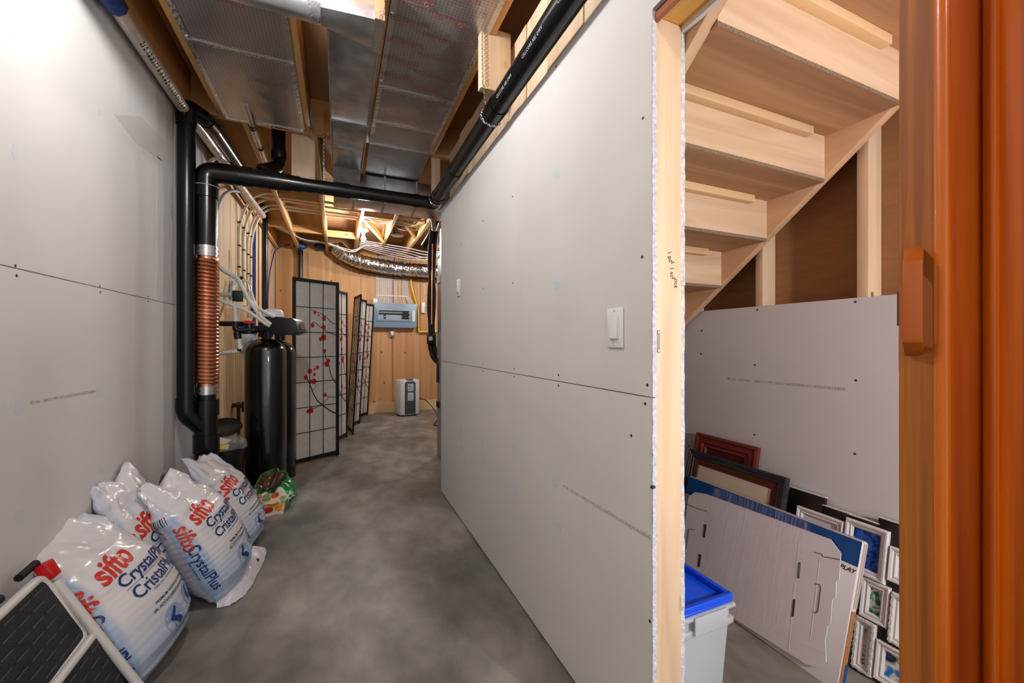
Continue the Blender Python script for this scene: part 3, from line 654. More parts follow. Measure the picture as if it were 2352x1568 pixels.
# other black pipes
for nm, p0, p1, r_, lab in (('black_pipe', (-.80, 5.62, 0), (-.80, 5.62, 2.76), .032, 'black vertical pipe on the pale plywood wall behind the softener'),
                            ('black_pipe', (-.515, 6.88, 0), (-.515, 6.88, 2.60), .031, 'black vertical pipe on the end wall behind the folding screen')):
    o = MB().tube([p0, p1], r_, 18).build(nm, abs_); tag(o, lab, 'pipe')
    MB().tube([Vector(p0) + Vector((0, 0, p1[2] - .12)), Vector(p0) + Vector((0, 0, p1[2] - .06))], r_ + .006, 18).build('coupling', abs2, o)
o = MB().box(-.862, -.845, 5.28, 5.33, .9, 2.62).build('blue_wrapped_conduit', bluet); tag(o, 'dark blue taped conduit strip on the pale plywood wall', 'conduit')
for (x, y, z) in ((-.80, 5.35, 2.68), (-.515, 6.86, 2.62), (-.25, 6.9, 2.64), (.02, 6.9, 2.62)):
    mb = MB(); P = []
    for i in range(7):
        row = []
        for j in range(10):
            a_ = 2 * math.pi * j / 10; rr = .075 * math.sin(math.pi * (i + .4) / 7) * random.uniform(.75, 1.25); row.append((x + rr * math.cos(a_) * 1.2, y + rr * .8 * math.sin(a_), z - .07 + .02 * i))
        P.append(row)
    mb.grid(P, smooth=False, wrap=True); o = mb.build('blue_tape_wad', bluet, org=(x, y, z - .07))
    tag(o, {-.80: 'crumpled blue tape seal at the top of the pale plywood wall', -.515: 'crumpled blue tape seal around the pipe on the end wall', -.25: 'crumpled blue tape seal between two joist ends on the end wall', .02: 'crumpled blue tape seal beside the start of the flexible duct'}[x], 'tape')

# insulated pipe along the top of the left wall
silp = mat('silver_pipe_wrap', (206, 192, 182), (226, 214, 204), scale=12, rough=.3, metal=.35, bump=.05)
t = thing('foil_wrapped_pipe', (-.812, 2.2, 2.46), 'silver wrapped pipe with black print along the top of the left wall', 'pipe')
tb('pipe', silp, t, [(-.812, 1.72, 2.49), (-.810, 2.85, 2.49), (-.79, 3.1, 2.49), (-.765, 4.05, 2.49), (-.73, 5.0, 2.5)], .030, 16)
tb('tape_wrap', bluet, t, [(-.812, 1.97, 2.488), (-.811, 2.10, 2.488)], .042, 9); tb('foil_end', tape, t, [(-.812, 1.5, 2.49), (-.812, 1.99, 2.489)], .038, 12)
mb = MB(); random.seed(21)
for y0_, y1_, x_ in ((2.28, 2.82, -.8105), (3.3, 3.98, -.782)):
    yy = y0_
    while yy < y1_:
        ln = random.uniform(.008, .02)
        for row in range(2):
            a0 = R(-68 + 26 * row + random.uniform(-4, 4)); a1 = a0 + R(random.uniform(10, 22))
            mb.add([(x_ + (yy - y0_) * (.0005 if y0_ < 3 else .03) + .0304 * math.cos(a), y_, 2.49 + .0304 * math.sin(a)) for a in (a0, a1) for y_ in (yy, yy + ln * random.uniform(.5, 1))], [(0, 1, 3, 2)])
        yy += ln + random.uniform(.004, .012)
tag(mb.build('pipe_print', blackm, t), kind='stuff')
# hot and cold tubes through the foil
t = thing('taped_tube_pair', (-.55, 3.3, 2.55), 'pair of thin silver tubes tied together under a far joist', 'pipe')
for dx in (-.008, .008): tb('tube', silp, t, [(-.50 + dx, 2.82, 2.565), (-.505 + dx, 3.02, 2.545), (-.515 + dx, 3.2, 2.552), (-.524 + dx, 4.1, 2.556)], .008, 8)
for yy in (3.06, 3.1, 3.4, 3.9): tb('tie', blackm, t, [(-.51, yy, 2.55), (-.51, yy + .008, 2.55)], .019, 10)
t = thing('white_pipe_end', (-.72, 1.75, 2.62), 'short white pipe stub with black tape in the joist bay by the left wall', 'pipe')
tb('stub', whitep, t, [(-.76, 1.86, 2.60), (-.685, 1.86, 2.60)], .014, 12); tb('fitting', steel, t, [(-.703, 1.86, 2.60), (-.688, 1.86, 2.60)], .018, 12)
mb = MB(); mb.add([(-.79, 1.88, 2.66), (-.745, 1.86, 2.66), (-.735, 1.9, 2.54), (-.755, 1.885, 2.57), (-.78, 1.87, 2.58), (-.77, 1.85, 2.62)], [(0, 1, 2), (0, 2, 3), (0, 3, 4), (0, 4, 5), (5, 1, 0), (1, 5, 2), (5, 3, 2), (5, 4, 3)]); mb.build('tape_flag', blackm, t)

# ================================================================== PEX tubes and other lines on the pale plywood wall
ends = [(-.856, 4.53, 1.82), (-.856, 4.73, 1.80), (-.856, 4.95, 1.62), (-.856, 5.10, 1.62)]
for k, (x, y, z) in enumerate(ends):
    o = MB().tube(fillet([(x, y + .05, z - .2), (x, y, z), (x, y, 2.30), (x + .12, y, 2.60 + .01 * k), (1.2 + .2 * k, y + .25, 2.615 + .01 * k)], .26, 12), .0125, 10).build('pex_tube', pexw)
    tag(o, 'cream plastic tube rising the pale plywood wall and arching across the joists', 'pipe', 'cream tubes arching over the softener')
    for zz in (2.06, 2.28, 1.86): MB().box(x - .004, x + .016, y - .022, y + .022, zz, zz + .012).build('pipe_clip', blackm, o)
o = MB().tube(fillet([(-.85, 3.65, 2.02), (-.83, 3.75, 2.28), (-.80, 4.05, 2.44), (-.76, 4.5, 2.53)], .2, 8), .012, 10).build('grey_hose', mat('hose_grey', (176, 178, 196), rough=.4)); tag(o, 'pale grey hose curving up behind the thick black pipe', 'hose')
o = MB().tube(fillet([(-.855, 3.42, 2.16), (-.84, 3.45, 2.40), (-.80, 3.48, 2.47), (-.74, 3.5, 2.45), (-.73, 3.9, 2.53)], .08, 8), .013, 10).build('pex_tube', pexw); tag(o, 'cream tube looped over the silver wrapped pipe', 'pipe')
o = MB().tube(fillet([(-.66, 6.90, 2.63), (-.83, 6.7, 2.5), (-.845, 6.2, 2.0), (-.845, 6.15, 1.1)], .3, 10), .008, 8).build('blue_water_line', bluew); tag(o, 'thin blue water line hanging down the wall corner', 'pipe')
o = MB().tube([(-.856, 5.24, 2.5), (-.856, 5.24, 1.75), (-.85, 5.26, 1.3)], .009, 8).build('blue_water_line', bluew); tag(o, 'dark blue line running straight down the pale plywood wall', 'pipe')

# ================================================================== CABLES in the far joists
def cable(pts, lab, m=cablew, r=.0055, grp=None, name='electrical_cable'):
    o = MB().tube(fillet(pts, .25, 6), r, 6).build(name, m); tag(o, lab, 'cable', grp); return o
random.seed(11)
for k in range(6):
    z = 2.585 + .012 * k; y = 6.35 + .07 * k
    cable([(-.75, y - .6, 2.66), (-.45, y, z), (-.15, y + .05, z + .01), (.05, y, z - .06 - .02 * (k % 3)), (.22, y + .02, z - .09 - .03 * (k % 2)), (.36, y, z), (.61, y - .05, z + .01)], 'white electrical cable sagging between the joists at the end wall', grp='white cables at the end wall joists')
for k in range(6):
    y = 6.1 + .09 * k; cable([(.30, y, 2.60), (.65, y + .05, 2.585 - .01 * k), (1.0, y, 2.545 - .015 * k), (1.25, y - .05, 2.49 - .025 * (k % 4)), (1.5, y, 2.56)], 'white electrical cable looping over the flexible duct by the partition', grp='white cables over the flexible duct')
for (pts, lab) in (([(-.14, 4.15, 2.64), (.06, 4.6, 2.60), (.25, 5.0, 2.65)], 'white cable crossing the joist bay over the drain pipe'),
                   ([(.26, 4.6, 2.66), (.44, 4.75, 2.60), (.61, 4.9, 2.66)], 'dark shadowed cable slung between joists above the lit bulb'),
                   ([(.26, 4.95, 2.66), (.42, 5.15, 2.59), (.6, 5.2, 2.66), (.98, 5.2, 2.62)], 'thin cable slung across two bays beside the lit bulb'),
                   ([(.62, 5.35, 2.66), (.75, 5.3, 2.58), (1.0, 5.3, 2.62)], 'thin white cable beside the flared damper pipe')):
    cable(pts, lab, mat('cable_dark', (70, 62, 56), rough=.5) if 'dark' in lab else cablew)
# ================================================================== WATER SOFTENER
tankm = mat('tank_black', (7, 7, 8), (12, 12, 13), scale=60, stretch=(1, 1, 6), rough=.2, bump=.08, bscale=90, bstretch=(1, 1, 5), coat=.5)
TX_, TY_ = -.515, 3.66
so = thing('water_softener', (TX_, TY_, 0), 'tall black water softener tank with a black control head beside the folding screen', 'water softener')
def tank(x, y, r, h, par):
    P = [(r * .98, .012), (r * .98, .10), (r, .13), (r, h - .11)]
    for k in range(1, 9):
        a = k / 8 * R(84); P.append((r * math.cos(a) * .999 + .0005, h - .11 + .105 * math.sin(a)))
    P += [(.036, h), (.036, h + .03), (.001, h + .03)]
    MB().lathe([(.001, .012)] + P, (x, y, 0), n=40).build('tank', tankm, par)
    MB().lathe([(r * .99, 0), (r * 1.02, .0), (r * 1.02, .05), (r * .99, .09)], (x, y, 0), n=40).build('tank_base', black, par)
tank(TX_, TY_, .142, 1.19, so)
MB().lathe([(.05, 0), (.052, .02), (.044, .05), (.044, .09)], (TX_, TY_, 1.195), n=24).build('neck_collar', black, so)
# control head
xa, ya = Vector((.96, -.28, 0)), Vector((.28, .96, 0))
c = Vector((-.405, 3.56, 1.262))
prof = [(-.10, -.045), (.075, -.052), (.135, -.03), (.112, .055), (.085, .078), (-.085, .082)]
hd = MB().prism([c + xa * a + Vector((0, 0, b)) for a, b in prof], ya * .17).build('control_head', mat('head_plastic', (30, 31, 34), rough=.42), so, .004)
MB().obox(c + xa * .127 + ya * .085 + Vector((0, 0, .014)), ya, Vector((-.25, .07, .96)), xa, .045, .020, .006).build('display', mat('display_grey', (74, 84, 96), rough=.2), hd)
MB().box(TX_ - .04, TX_ + .07, TY_ - .05, TY_ + .06, 1.225, 1.31).build('valve_body', black, so, .006)
MB().lathe([(.078, 0), (.080, .02), (.074, .045), (.055, .062), (.03, .068), (.001, .069)], (TX_ + .03, TY_ + .16, 1.36), n=28).build('white_cap', whitep, so)
MB().lathe([(.085, 0), (.085, .012), (.074, .012)], (TX_ + .03, TY_ + .16, 1.345), n=28).build('cap_rim', blackm, so)
s2 = thing('filter_tank', (-.455, 3.98, 0), 'slimmer black filter tank standing behind the softener tank', 'filter tank')
tank(-.455, 3.98, .118, 1.17, s2)
MB().lathe([(.04, 0), (.045, .08), (.03, .13), (.001, .13)], (-.455, 3.98, 1.17), n=20).build('filter_head', black, s2)
# bypass piping
by = thing('bypass_piping', (-.62, 3.5, 1.2), 'black bypass valve with a red handle and white pipes left of the softener', 'plumbing')
Yb = 3.50
def pb(px, py, Y=Yb): return atY(px, py, Y)
tb('black_pipe', black, by, fillet([pb(616, 775, 3.6), pb(614, 752, 3.58), pb(575, 758), pb(541, 760)], .04, 6), .0165, 14)
tb('black_elbow', black, by, fillet([pb(616, 778, 3.6), pb(614, 752, 3.58), pb(590, 756, 3.53)], .045, 6), .025, 16)
tb('valve_body', black, by, [pb(560, 758), pb(588, 757)], .026, 16)
tb('valve_stem', black, by, [pb(573, 764), pb(572, 742)], .024, 16)
MB().lathe([(.001, 0), (.036, 0), (.038, .008), (.032, .020), (.001, .022)], pb(572, 743), n=18).build('red_handle', mat('red_plastic', (206, 26, 24), rough=.35), by)
tb('black_elbow', black, by, fillet([pb(541, 738), pb(541, 758), pb(556, 759)], .03, 6), .021, 14)
tb('black_union', black, by, [pb(544, 762), pb(547, 778)], .023, 14)
tb('white_pipe', pexg, by, [pb(541, 742), pb(539, 688)], .0155, 14); tb('white_coupling', pexg, by, [pb(539.5, 690), pb(539.3, 682)], .0215, 14)
tb('white_pipe', pexg, by, fillet([pb(548, 778), pb(551, 795), pb(553, 805), pb(498, 812)], .03, 5), .0145, 14); tb('white_coupling', pexg, by, [pb(550, 792), pb(552, 801)], .020, 14)
tb('white_coupling', pexg, by, [pb(505, 811), pb(496, 812)], .021, 14)
tb('black_elbow', black, by, [pb(546, 803), pb(555, 803)], .018, 12)
tb('grey_pipe', mat('pipe_grey', (176, 176, 170), rough=.45), by, [pb(494, 676), pb(537, 676)], .0155, 14); tb('white_coupling', pexg, by, [pb(500, 676), pb(492, 676)], .021, 14)
MB().obox(pb(546, 680), (1, 0, 0), (0, 1, 0), (0, 0, 1), .03, .025, .038).build('black_valve_box', blackm, by, .004)
tb('black_elbow', black, by, fillet([pb(534, 676), pb(540, 676), pb(540, 686)], .02, 5), .0185, 12)
# hoses to the head
for k, pts in enumerate(([(492, 598, 3.40), (505, 612, 3.42), (520, 625, 3.45), (546, 637, 3.48), (556, 660, 3.5), (575, 695, 3.52), (600, 728, 3.55), (622, 744, 3.58)],
                         [(493, 602, 3.42), (507, 618, 3.44), (530, 632, 3.47), (549, 645, 3.5), (562, 680, 3.52), (590, 706, 3.55), (614, 720, 3.6), (628, 728, 3.64)],
                         [(493, 683, 3.46), (515, 694, 3.48), (545, 704, 3.5), (566, 712, 3.52), (592, 730, 3.55), (618, 750, 3.58)])):
    o = MB().tube(fillet([pb(*q) for q in pts], .03, 3), .0125, 10).build('water_hose', pexg)
    tag(o, ['upper milky hose dropping from the copper coil to the softener head', 'lower milky hose sagging beside its twin to the softener cap', 'stiff white pipe slanting from the copper coil to the softener valve'][k], 'hose')
o = MB().tube(fillet([pb(540, 702, 3.52), pb(560, 706, 3.56), pb(585, 711, 3.6)], .02, 3), .011, 10).build('pipe_stub', pexw); tag(o, 'short cream pipe stub with black collars on the pale plywood wall', 'pipe')
for q in ((562, 707), (580, 710)): MB().obox(pb(*q, 3.57), (1, 0, 0), (0, 1, 0), (0, 0, 1), .006, .016, .016).build('collar', blackm, o, .002)
o = thing('pressure_gauge_line', pb(572, 650, 4.2), 'metal fitting joined to a cream tube on the pale plywood wall', 'plumbing')
tb('fitting', steel, o, [pb(571, 655, 4.2), pb(575, 672, 4.2)], .018, 12); tb('tube', pexw, o, [pb(575, 672, 4.2), pb(580, 690, 4.1), pb(588, 712, 4.0)], .02, 12)
tb('cross_pipe', pexw, o, [pb(553, 640, 4.2), pb(575, 648, 4.2)], .012, 10); tb('clamp', blackm, o, [pb(552, 636, 4.2), pb(556, 642, 4.2)], .02, 10)
o = thing('junction_box', pb(529, 668, 3.9), 'small grey metal electrical box on the pale plywood wall', 'electrical box')
p = atX(529, 668, -.868); MB().box(-.868, -.825, p.y - .05, p.y + .05, p.z - .06, p.z + .055).build('box', galvd, o, .003)
tb('conduit', galvd, o, [p + Vector((.02, 0, .055)), p + Vector((.02, 0, .09))], .012, 10); tb('cable', cablew, o, [p + Vector((.012, -.03, .05)), p + Vector((.008, -.05, .22)), p + Vector((.004, -.05, .35))], .005, 6)
# white and blue filter housing behind the valve
o = thing('filter_cartridge', (-.62, 3.78, 1.2), 'white cylinder filter with a blue cap behind the red valve', 'filter')
MB().lathe([(.001, 0), (.05, 0), (.055, .05), (.055, .20), (.001, .20)], (-.655, 3.80, 1.02), n=20).build('housing', mat('filter_white', (205, 205, 206), rough=.4), o); MB().lathe([(.055, .2), (.060, .2), (.060, .26), (.001, .27)], (-.655, 3.80, 1.02), n=20).build('cap', mat('cap_blue', (26, 84, 170), rough=.3), o)
tb('bracket', blackm, o, [(-.86, 3.80, 1.30), (-.655, 3.80, 1.30)], .02, 8)
# hose bib low on the wall
o = thing('drain_valve', (-.82, 3.9, .75), 'small brass drain valve with a black handle low on the pale plywood wall', 'valve')
q = atX(551, 934, -.80); MB().obox(q + Vector((.03, 0, 0)), (1, 0, 0), (0, 1, 0), (0, 0, 1), .012, .03, .045).build('handle', blackm, o, .004)
tb('body', mat('bronze', (96, 66, 44), rough=.4, metal=.8), o, [q + Vector((-.07, .06, .01)), q + Vector((.02, .02, .005))], .02, 12); tb('riser', mat('bronze', (96, 66, 44)), o, [q + Vector((-.03, .10, .03)), q + Vector((-.03, .10, -.7))], .014, 12)
# black bucket with label
bx, by_ = -.735, 3.40
o = thing('black_bucket', (bx, by_, 0), 'black bucket with a lid and yellow stickered clear bag behind the thick pipe', 'bucket')
MB().lathe([(.001, 0), (.105, 0), (.13, .40), (.138, .40), (.138, .42), (.12, .42), (.118, .40), (.10, .03)], (bx, by_, 0), n=28).build('bucket', black, o)
MB().lathe([(.001, .01), (.095, .01), (.105, .018), (.112, 0), (.10, -.012), (.001, -.01)], (bx + .0, by_ + .01, .555), (.05, -.35, .9), n=28).build('lid', black, o)
mb = MB(); P = []
for i in range(8):
    row = []
    for j in range(16):
        a = 2 * math.pi * j / 16; rr = .135 * math.cos(i / 7 * 1.45) * (1 + .12 * noise.noise((i * .7, math.cos(a) * 2, math.sin(a) * 2))); row.append((bx + .01 + rr * math.cos(a), by_ + rr * math.sin(a), .415 + .105 * math.sin(i / 7 * 1.5)))
    P.append(row)
mb.grid(P, smooth=False, wrap=True).build('clear_bag', mat('clear_film', (200, 204, 206), rough=.15, alpha=.28, spec=.8), o)
pl = (Vector((bx, by_, .47)), Vector((.5, -.72, .48)))
for nm, quad, mm in (('yellow_sticker', [(505, 1022), (526, 1020), (524, 1031), (504, 1033)], mat('yellow_label', (228, 205, 40), rough=.5)), ('paper_label', [(503, 1004), (531, 1010), (520, 1019), (504, 1022)], mat('paper_label', (214, 206, 192), rough=.8))):
    MB().prism([atP(a, b, Vector((bx, by_ - .125, .47)), (.45, -.85, .3)) for a, b in quad], Vector((.003, -.004, .002))).build(nm, mm, o)

# ================================================================== FOLDING SCREENS
paper = mat('rice_paper', (206, 200, 194), (214, 209, 204), scale=25, rough=.75, trans=.0, bump=.02)
red = mat('blossom_red', (200, 34, 30), rough=.6); bark = mat('branch_ink', (22, 18, 18), rough=.7)
def screen_panel(par, a, b, h=1.765, leanx=(0, 0, 0), flowers=True, seed=0):
    a = Vector((a[0], a[1], .0)); b = Vector((b[0], b[1], .0)); u = (b - a); W = u.length; u.normalize(); up = (Vector((0, 0, 1)) + Vector(leanx)).normalized(); n = u.cross(up).normalized()
    if n.dot(Vector((0, -1, 0))) < 0 and flowers: n = -n
    def pt(s, t, d=0.): return a + u * s + up * t + n * d
    def slab(s0, s1, t0, t1, d0, d1, name, m, parent): return MB().add([pt(s, t, d_) for d_ in (d0, d1) for t in (t0, t1) for s in (s0, s1)], [(0, 2, 3, 1), (4, 5, 7, 6), (0, 1, 5, 4), (2, 6, 7, 3), (0, 4, 6, 2), (1, 3, 7, 5)]).build(name, m, parent)
    fw = .026
    ppr = slab(fw, W - fw, .055, h - .03, -.002, .000, 'paper', paper, par)
    slab(0.001, fw, .0, h, -.010, .010, 'stile', blackm, par); slab(W - fw, W - .001, .0, h, -.010, .010, 'stile', blackm, par)
    slab(fw, W - fw, h - .034, h - .002, -.009, .009, 'rail', blackm, par); slab(fw, W - fw, .018, .055, -.009, .009, 'rail', blackm, par)
    iw = W - 2 * fw; ih = h - .089
    for k in (1, 2): slab(fw + iw * k / 3 - .003, fw + iw * k / 3 + .003, .055, h - .034, -.005, .005, 'lattice_bar', blackm, ppr)
    for k in range(1, 7): slab(fw, W - fw, .055 + ih * k / 7 - .003, .055 + ih * k / 7 + .003, -.005, .005, 'lattice_bar', blackm, ppr)
    if flowers:
        def XY(q): return pt(fw + iw * q[0], .055 + ih * q[1], .0012)
        br = [[(.34, .845), (.42, .838), (.50, .83), (.62, .825), (.74, .81), (.85, .78), (1, .765)], [(.40, .775), (.50, .765), (.60, .745), (.70, .73), (.82, .715), (1, .70)], [(.70, .60), (.74, .565), (.80, .53), (.86, .47), (.93, .43), (1, .41)], [(.24, .46), (.30, .435), (.36, .40), (.42, .36), (.52, .315), (.66, .285), (.80, .255), (.90, .238), (1, .225)], [(.72, .34), (.82, .33), (1, .325)], [(.50, .41), (.44, .385), (.38, .375)], [(.36, .265), (.52, .28), (.66, .295), (.80, .325)], [(.40, .46), (.38, .42)]]
        for k, q in enumerate(br):
            mb = MB(); r0 = [.0022, .0028, .0036, .0042, .003, .002, .0025, .0016][k]
            for i in range(len(q) - 1):
                p0, p1 = XY(q[i]), XY(q[i + 1]); dd = (p1 - p0).normalized(); s_ = dd.cross(n).normalized() * (r0 * (1 + .5 * i / len(q)))
                mb.add([p0 - s_, p1 + dd * .002 - s_, p1 + dd * .002 + s_, p0 + s_], [(0, 1, 2, 3)])
            mb.build('painted_branch', bark, ppr)
        fls = [(.46, .83, .021), (.55, .815, .012), (.69, .797, .026), (.40, .755, .024), (.68, .745, .028), (.68, .685, .036), (.60, .675, .022), (.71, .605, .022), (.80, .545, .026), (.74, .53, .024), (.76, .52, .02), (.24, .455, .026), (.34, .49, .028), (.52, .51, .022), (.45, .47, .018), (.44, .43, .03), (.36, .43, .02), (.72, .345, .022), (.36, .265, .034), (.29, .26, .02), (.45, .50, .014)]
        for (x, y, r_) in fls:
            c0 = XY((x, y)) + n * .0006; mb = MB(); K = 15; ring_ = []
            for k in range(K):
                an = 2 * math.pi * k / K; rr = r_ * (.78 + .28 * abs(math.sin(an * 2.5 + x * 9))); ring_.append(c0 + u * math.cos(an) * rr * .8 + up * math.sin(an) * rr)
            mb.add(ring_, [list(range(K))]); f_ = mb.build('painted_blossom', red, ppr)
            MB().add([c0 + n * .0003 + u * math.cos(t) * r_ * .2 + up * math.sin(t) * r_ * .2 for t in [k * math.pi / 3 for k in range(6)]], [list(range(6))]).build('painted_stamen', bark, ppr)
sc1 = thing('folding_screen', (-.2, 4.6, 0), 'black framed paper folding screen with red blossom print beside the softener', 'folding screen')
for i, (a, b_) in enumerate((((-.385, 4.27), (.005, 4.505)), ((.005, 4.515), (-.085, 4.945)), ((-.080, 4.96), (.105, 5.365)))): screen_panel(sc1, a, b_, flowers=True)
sc2 = thing('folding_screen', (.3, 6.2, 0), 'second black framed paper folding screen leaning over toward the electrical panel', 'folding screen')
Ls = (.055, 0, 0)
for a, b_ in (((.175, 5.43), (.115, 5.82)), ((.118, 5.835), (.285, 6.17)), ((.282, 6.185), (.235, 6.52)), ((.238, 6.535), (.435, 6.83))): screen_panel(sc2, a, b_, leanx=Ls)

# ================================================================== ELECTRICAL PANEL and cables
pm = mat('panel_bluegrey', (124, 148, 168), (128, 152, 172), scale=10, rough=.4)
ep = thing('breaker_box', (.88, 6.95, 1.38), 'blue grey breaker panel mounted sideways on the plywood end wall', 'electrical panel')
px0, px1, pz0, pz1, py0 = .52, 1.225, 1.40, 1.80, 6.90
MB().box(px0 + .01, px1 - .01, py0, 6.999, pz0 + .01, pz1 - .01).build('enclosure', pm, ep, .004)
cov = MB().box(px0, px1, py0 - .006, py0 - .0005, pz0, pz1).build('cover', pm, ep, .003)
MB().box(.575, 1.14, py0 - .016, py0 - .0065, pz0 + .10, pz1 - .085).build('door_frame', pm, ep, .003)
MB().box(.60, 1.115, py0 - .0185, py0 - .0165, pz0 + .125, pz1 - .11).build('dead_front', mat('panel_grey', (150, 168, 182), rough=.4), ep)
for r_, (z0, z1, n0) in enumerate(((1.612, 1.678, 30), (1.542, 1.608, 30))):
    mb = MB(); mw = MB(); mb2 = MB()
    for k in range(26):
        x0 = .612 + k * .0188
        if r_ == 1 and (k not in (4, 5) and k < 19): continue
        mb.box(x0, x0 + .0178, py0 - .026, py0 - .0186, z0, z1)
        if k < 20 or k > 24: mw.box(x0 + .006, x0 + .012, py0 - .032, py0 - .0262, z0 + .022, z0 + .045)
    o = mb.build('breaker_row', black, ep); tag(o, kind='stuff'); o = mw.build('breaker_handles', whitep, ep); tag(o, kind='stuff')
MB().box(1.15, 1.195, py0 - .009, py0 - .0065, 1.51, 1.69).build('circuit_label', mat('label_white', (222, 224, 228), rough=.7), ep)
for q in ((.60, 1.78), (1.20, 1.78), (.60, 1.42), (1.20, 1.42), (.88, 1.79), (.88, 1.41)): MB().lathe([(.001, .003), (.006, .002), (.006, 0)], (q[0], py0 - .006, q[1]), (0, -1, 0), 8).build('cover_screw', steel, ep)
random.seed(5)
redc = mat('cable_red', (176, 44, 40), rough=.45); yelc = mat('cable_yellow', (226, 196, 92), rough=.45); orc = mat('cable_orange', (222, 122, 52), rough=.45)
NC = 34
for k in range(NC):
    x = .588 + k * (.505 / (NC - 1)); fan = x + (.022 * (k - 17) / 17 if k < 30 else .05 + .02 * (k - 29))
    m_ = cablew; lab = 'white cable of the flat bundle running up from the breaker panel'; g = 'white cables above the breaker panel'
    if k == 17: m_, lab, g = redc, 'red cable among the white bundle above the breaker panel', None
    if k in (22, 23): m_, lab, g = yelc, 'pale yellow cable among the white bundle above the breaker panel', 'yellow cables above the breaker panel'
    if k == 26: m_, lab, g = orc, 'orange cable among the white bundle above the breaker panel', None
    zb = 1.795 if k < 31 else 1.72
    o = MB().tube([(fan, 6.955, zb), (x + (fan - x) * .4, 6.975, 1.88), (x, 6.99, 1.93), (x, 6.992, 2.2), (x, 6.985, 2.40), (x + .01 * (k % 3), 6.93, 2.56)], .0044 if k not in (17, 26) else .008, 6).build('electrical_cable', m_)
    tag(o, lab, 'cable', g)
for zz in (1.925, 2.20):
    o = MB().box(.575, 1.10, 6.979, 6.984, zz, zz + .014).build('cable_strap', whitep); tag(o, 'white strap across the %s of the cable bundle above the breaker panel' % ('lower end' if zz < 2 else 'middle'), 'strap')
o = thing('connector_box', (.56, 6.95, 1.80), 'small white connector box on top of the breaker panel', 'electrical box'); MB().box(.53, .60, 6.93, 6.995, 1.802, 1.87).build('box', whitep, o, .004)
o = thing('gas_pipe', (1.2, 6.96, 1.4), 'yellow gas pipe running down and turning right beside the breaker panel', 'pipe'); yel = mat('gas_yellow', (226, 182, 22), rough=.35)
tb('pipe', yel, o, fillet([(1.115, 6.955, 2.50), (1.145, 6.955, 2.1), (1.255, 6.955, 1.72), (1.268, 6.955, 1.40), (1.268, 6.955, 1.335), (1.60, 6.955, 1.345)], .06, 8), .0165, 14)
tb('clip', steel, o, [(1.2705, 6.955, 1.60), (1.2695, 6.955, 1.62)], .019, 12)
o = thing('timer_box', (1.36, 6.97, 1.7), 'small white transformer box on the end wall right of the gas pipe', 'electrical box'); MB().box(1.315, 1.375, 6.955, 6.998, 1.66, 1.84).build('box', whitep, o, .005)
tb('wire', cablew, o, [(1.36, 6.99, 1.84), (1.365, 6.992, 1.9), (1.36, 6.992, 2.35)], .005, 6); tb('wire', cablew, o, fillet([(1.37, 6.985, 1.80), (1.44, 6.985, 1.76), (1.42, 6.985, 1.66), (1.345, 6.985, 1.655)], .05, 5), .005, 6)
o = thing('wall_outlet', (.84, 6.97, 1.28), 'grey metal outlet box below the breaker panel', 'outlet'); MB().box(.80, .865, 6.95, 6.998, 1.25, 1.345).build('box', galvd, o, .004); MB().box(.815, .850, 6.946, 6.9495, 1.275, 1.33).build('receptacle', whitep, o, .003)
tb('conduit', galvd, o, [(.832, 6.985, 1.345), (.832, 6.985, 1.40)], .008, 8); tb('lower_conduit', mat('conduit_tan', (168, 126, 84), rough=.6), o, [(.845, 6.992, 1.25), (.85, 6.992, .17)], .008, 8)

# ================================================================== DEHUMIDIFIER
de = thing('dehumidifier', (1.06, 6.57, 0), 'white dehumidifier with a dark grey front standing before the end wall', 'dehumidifier')
wp = mat('appliance_white', (222, 220, 222), rough=.35)
fx, fy = Vector((.985, .17, 0)), Vector((-.17, .985, 0)); C0 = Vector((1.045, 6.47, 0))
def dq(a, b, z): return C0 + fx * a + fy * b + Vector((0, 0, z))
MB().prism([dq(-.115, 0, .02), dq(.115, 0, .02), dq(.165, .035, .02), dq(.165, .27, .02), dq(-.165, .27, .02), dq(-.15, .035, .02)], (0, 0, .545)).build('body', wp, de, .012)
MB().prism([dq(-.085, -.012, .035), dq(.085, -.012, .035), dq(.085, -.012, .52), dq(.06, -.012, .545), dq(-.06, -.012, .545), dq(-.085, -.012, .52)], fy * .011).build('front_panel', mat('front_grey', (72, 78, 84), rough=.4), de, .003)
MB().obox(dq(0, .03, .575), fx, fy, (0, 0, 1), .05, .04, .012).build('carry_handle', mat('handle_grey', (120, 112, 108), rough=.45), de, .008)
for (z0, z1, nm) in ((.395, .505, 'warning_label'), (.245, .37, 'rating_label')):
    lb = MB().add([dq(-.042, -.0135, z0), dq(.05, -.0135, z0), dq(.05, -.0135, z1), dq(-.042, -.0135, z1)], [(0, 1, 2, 3)]).build(nm, mat('label_pale', (196, 206, 208), rough=.6), de)
    mb = MB()
    for k in range(6): zz = z0 + .012 + k * (z1 - z0 - .03) / 6; mb.add([dq(-.034, -.0138, zz), dq(.04 - .012 * (k % 3), -.0138, zz), dq(.04 - .012 * (k % 3), -.0138, zz + .005), dq(-.034, -.0138, zz + .005)], [(0, 1, 2, 3)])
    o = mb.build('label_print', mat('print_grey', (90, 98, 102), rough=.7), lb); tag(o, kind='stuff')
MB().add([dq(-.030, -.0142, .462), dq(.0, -.0142, .462), dq(-.015, -.0142, .492)], [(0, 1, 2)]).build('warning_triangle', mat('tri', (70, 62, 30), rough=.6), de)
for a, b in ((-.10, .03), (.10, .03), (-.12, .24), (.13, .24)): MB().lathe([(.02, 0), (.02, .021)], dq(a, b, 0), n=12).build('foot', blackm, de)
